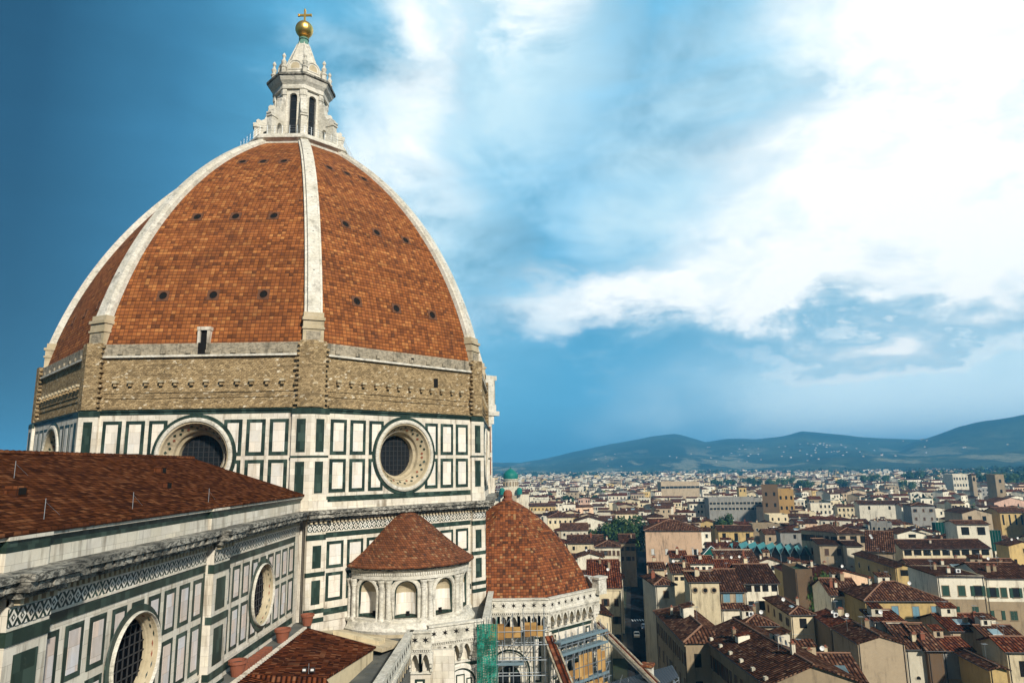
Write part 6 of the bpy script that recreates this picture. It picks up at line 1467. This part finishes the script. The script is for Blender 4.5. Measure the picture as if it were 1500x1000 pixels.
# ================================================================ hills
def elv(px, py): return (684-.016*(px-750)-py)/FPX
def ridge(pts): return [(math.atan((px-750)/FPX), elv(px, py+5)) for px, py in pts]
RG = [(6600, 3300, ridge([(-900, 668), (-300, 668), (0, 666), (300, 672), (600, 674), (760, 673), (800, 666), (850, 655), (900, 645), (950, 637), (985, 634), (1010, 640), (1030, 645), (1060, 641), (1100, 641), (1140, 637), (1170, 631), (1200, 634), (1260, 640), (1300, 643), (1340, 645), (1420, 640), (1600, 630), (2000, 625)])),
      (5200, 1900, ridge([(1100, 690), (1280, 668), (1330, 648), (1360, 641), (1400, 630), (1430, 625), (1480, 620), (1500, 617), (1560, 612), (1650, 610), (2000, 615)])),
      (3700, 900, ridge([(-900, 690), (900, 690), (1080, 684), (1160, 674), (1210, 667), (1300, 665), (1380, 663), (1460, 658), (1500, 655), (1600, 650), (2000, 650)])),
      (4700, 1500, ridge([(-900, 675), (600, 680), (800, 679), (900, 668), (1000, 662), (1080, 665), (1150, 660), (1250, 655), (1320, 660), (1400, 668), (2000, 665)]))]
from mathutils import noise as mnoise
def hill_z(az, r):
    best = -30
    for rc, wd, pts in RG:
        e = np.interp(az, [p[0] for p in pts], [p[1] for p in pts])
        t = (r-(rc-wd))/wd if r < rc else 1-(r-rc)/(wd*1.2)
        t = max(0, min(1, t)); t = t*t*(3-2*t)
        best = max(best, (e*rc/cos(0)+55)*t-5)
    n = mnoise.fractal(Vector((r*sin(az)*.0016, r*cos(az)*.0016, 0)), .9, 2.1, 6)
    return best+n*16*min(1, max(0, best/60))
NA, NR = 420, 70; vs = []; fs = []
for j in range(NR+1):
    r = 2700+(9000-2700)*(j/NR)**1.25
    for i in range(NA+1):
        a = RAD(-62+112*i/NA); vs.append((CAM.x+r*sin(a), CAM.y+r*cos(a), hill_z(a, r)))
for j in range(NR):
    for i in range(NA): k = j*(NA+1)+i; fs.append((k, k+1, k+NA+2, k+NA+1))
me = bpy.data.meshes.new('hills'); me.from_pydata(vs, [], fs); me.materials.append(MATS['hill_cover']); me.shade_smooth()
o = bpy.data.objects.new('hills', me); COL.objects.link(o); o['kind'] = 'structure'
mb = MB(); rg = random.Random(3)
for i in range(150):                                     # villas and hamlets on the slopes
    if i < 120: cl = rg.choice(((1085, 683), (1170, 668), (1195, 665), (1225, 663), (1260, 662), (1345, 661), (1390, 657), (1000, 670), (900, 672), (1040, 674), (1215, 664))); px = rg.gauss(cl[0], 15); 
    else: px = rg.uniform(850, 1500)
    a = math.atan((px-750)/FPX); r = rg.uniform(3900, 6300)
    x, y = CAM.x+r*sin(a), CAM.y+r*cos(a); z = hill_z(a, r)
    if z > 190: continue
    w, dd, h = rg.uniform(5, 10), 7, rg.uniform(3, 5); mb.bx(x-w/2, x+w/2, y-dd/2, y+dd/2, z-6, z+h, rg.choice(('plaster_white', 'plaster_pale', 'plaster_cream', 'white_paint')))
    mb.slab([[(x-w/2-.5, y-dd/2-.5, z+h), (x+w/2+.5, y-dd/2-.5, z+h), (x+w/2+.5, y, z+h+2.5), (x-w/2-.5, y, z+h+2.5)]], .2, 'roof_red')
o = mb.build('hillside_villages'); o['kind'] = 'stuff'; o['label'] = 'scattered pale villas and hamlets on the blue hillsides'

# ================================================================ the blue air between the town and the hills
HAZE = 1
if HAZE:
    mb = MB(); mb.bx(-16500, 16500, -6500, 16500, -1, 470, 'iron'); me = mb.mesh('haze'); me.materials.clear()
    hm = bpy.data.materials.new('haze_air'); hm.use_nodes = True; nt = hm.node_tree; nt.nodes.remove(nt.nodes['Principled BSDF'])
    pv = nt.nodes.new('ShaderNodeVolumePrincipled'); pv.inputs['Density'].default_value = 1.7e-4; pv.inputs['Color'].default_value = (.14, .57, 1.0, 1); pv.inputs['Anisotropy'].default_value = .0
    nt.links.new(pv.outputs[0], nt.nodes['Material Output'].inputs['Volume']); me.materials.append(hm)
    o = bpy.data.objects.new('haze', me); COL.objects.link(o); o['kind'] = 'stuff'
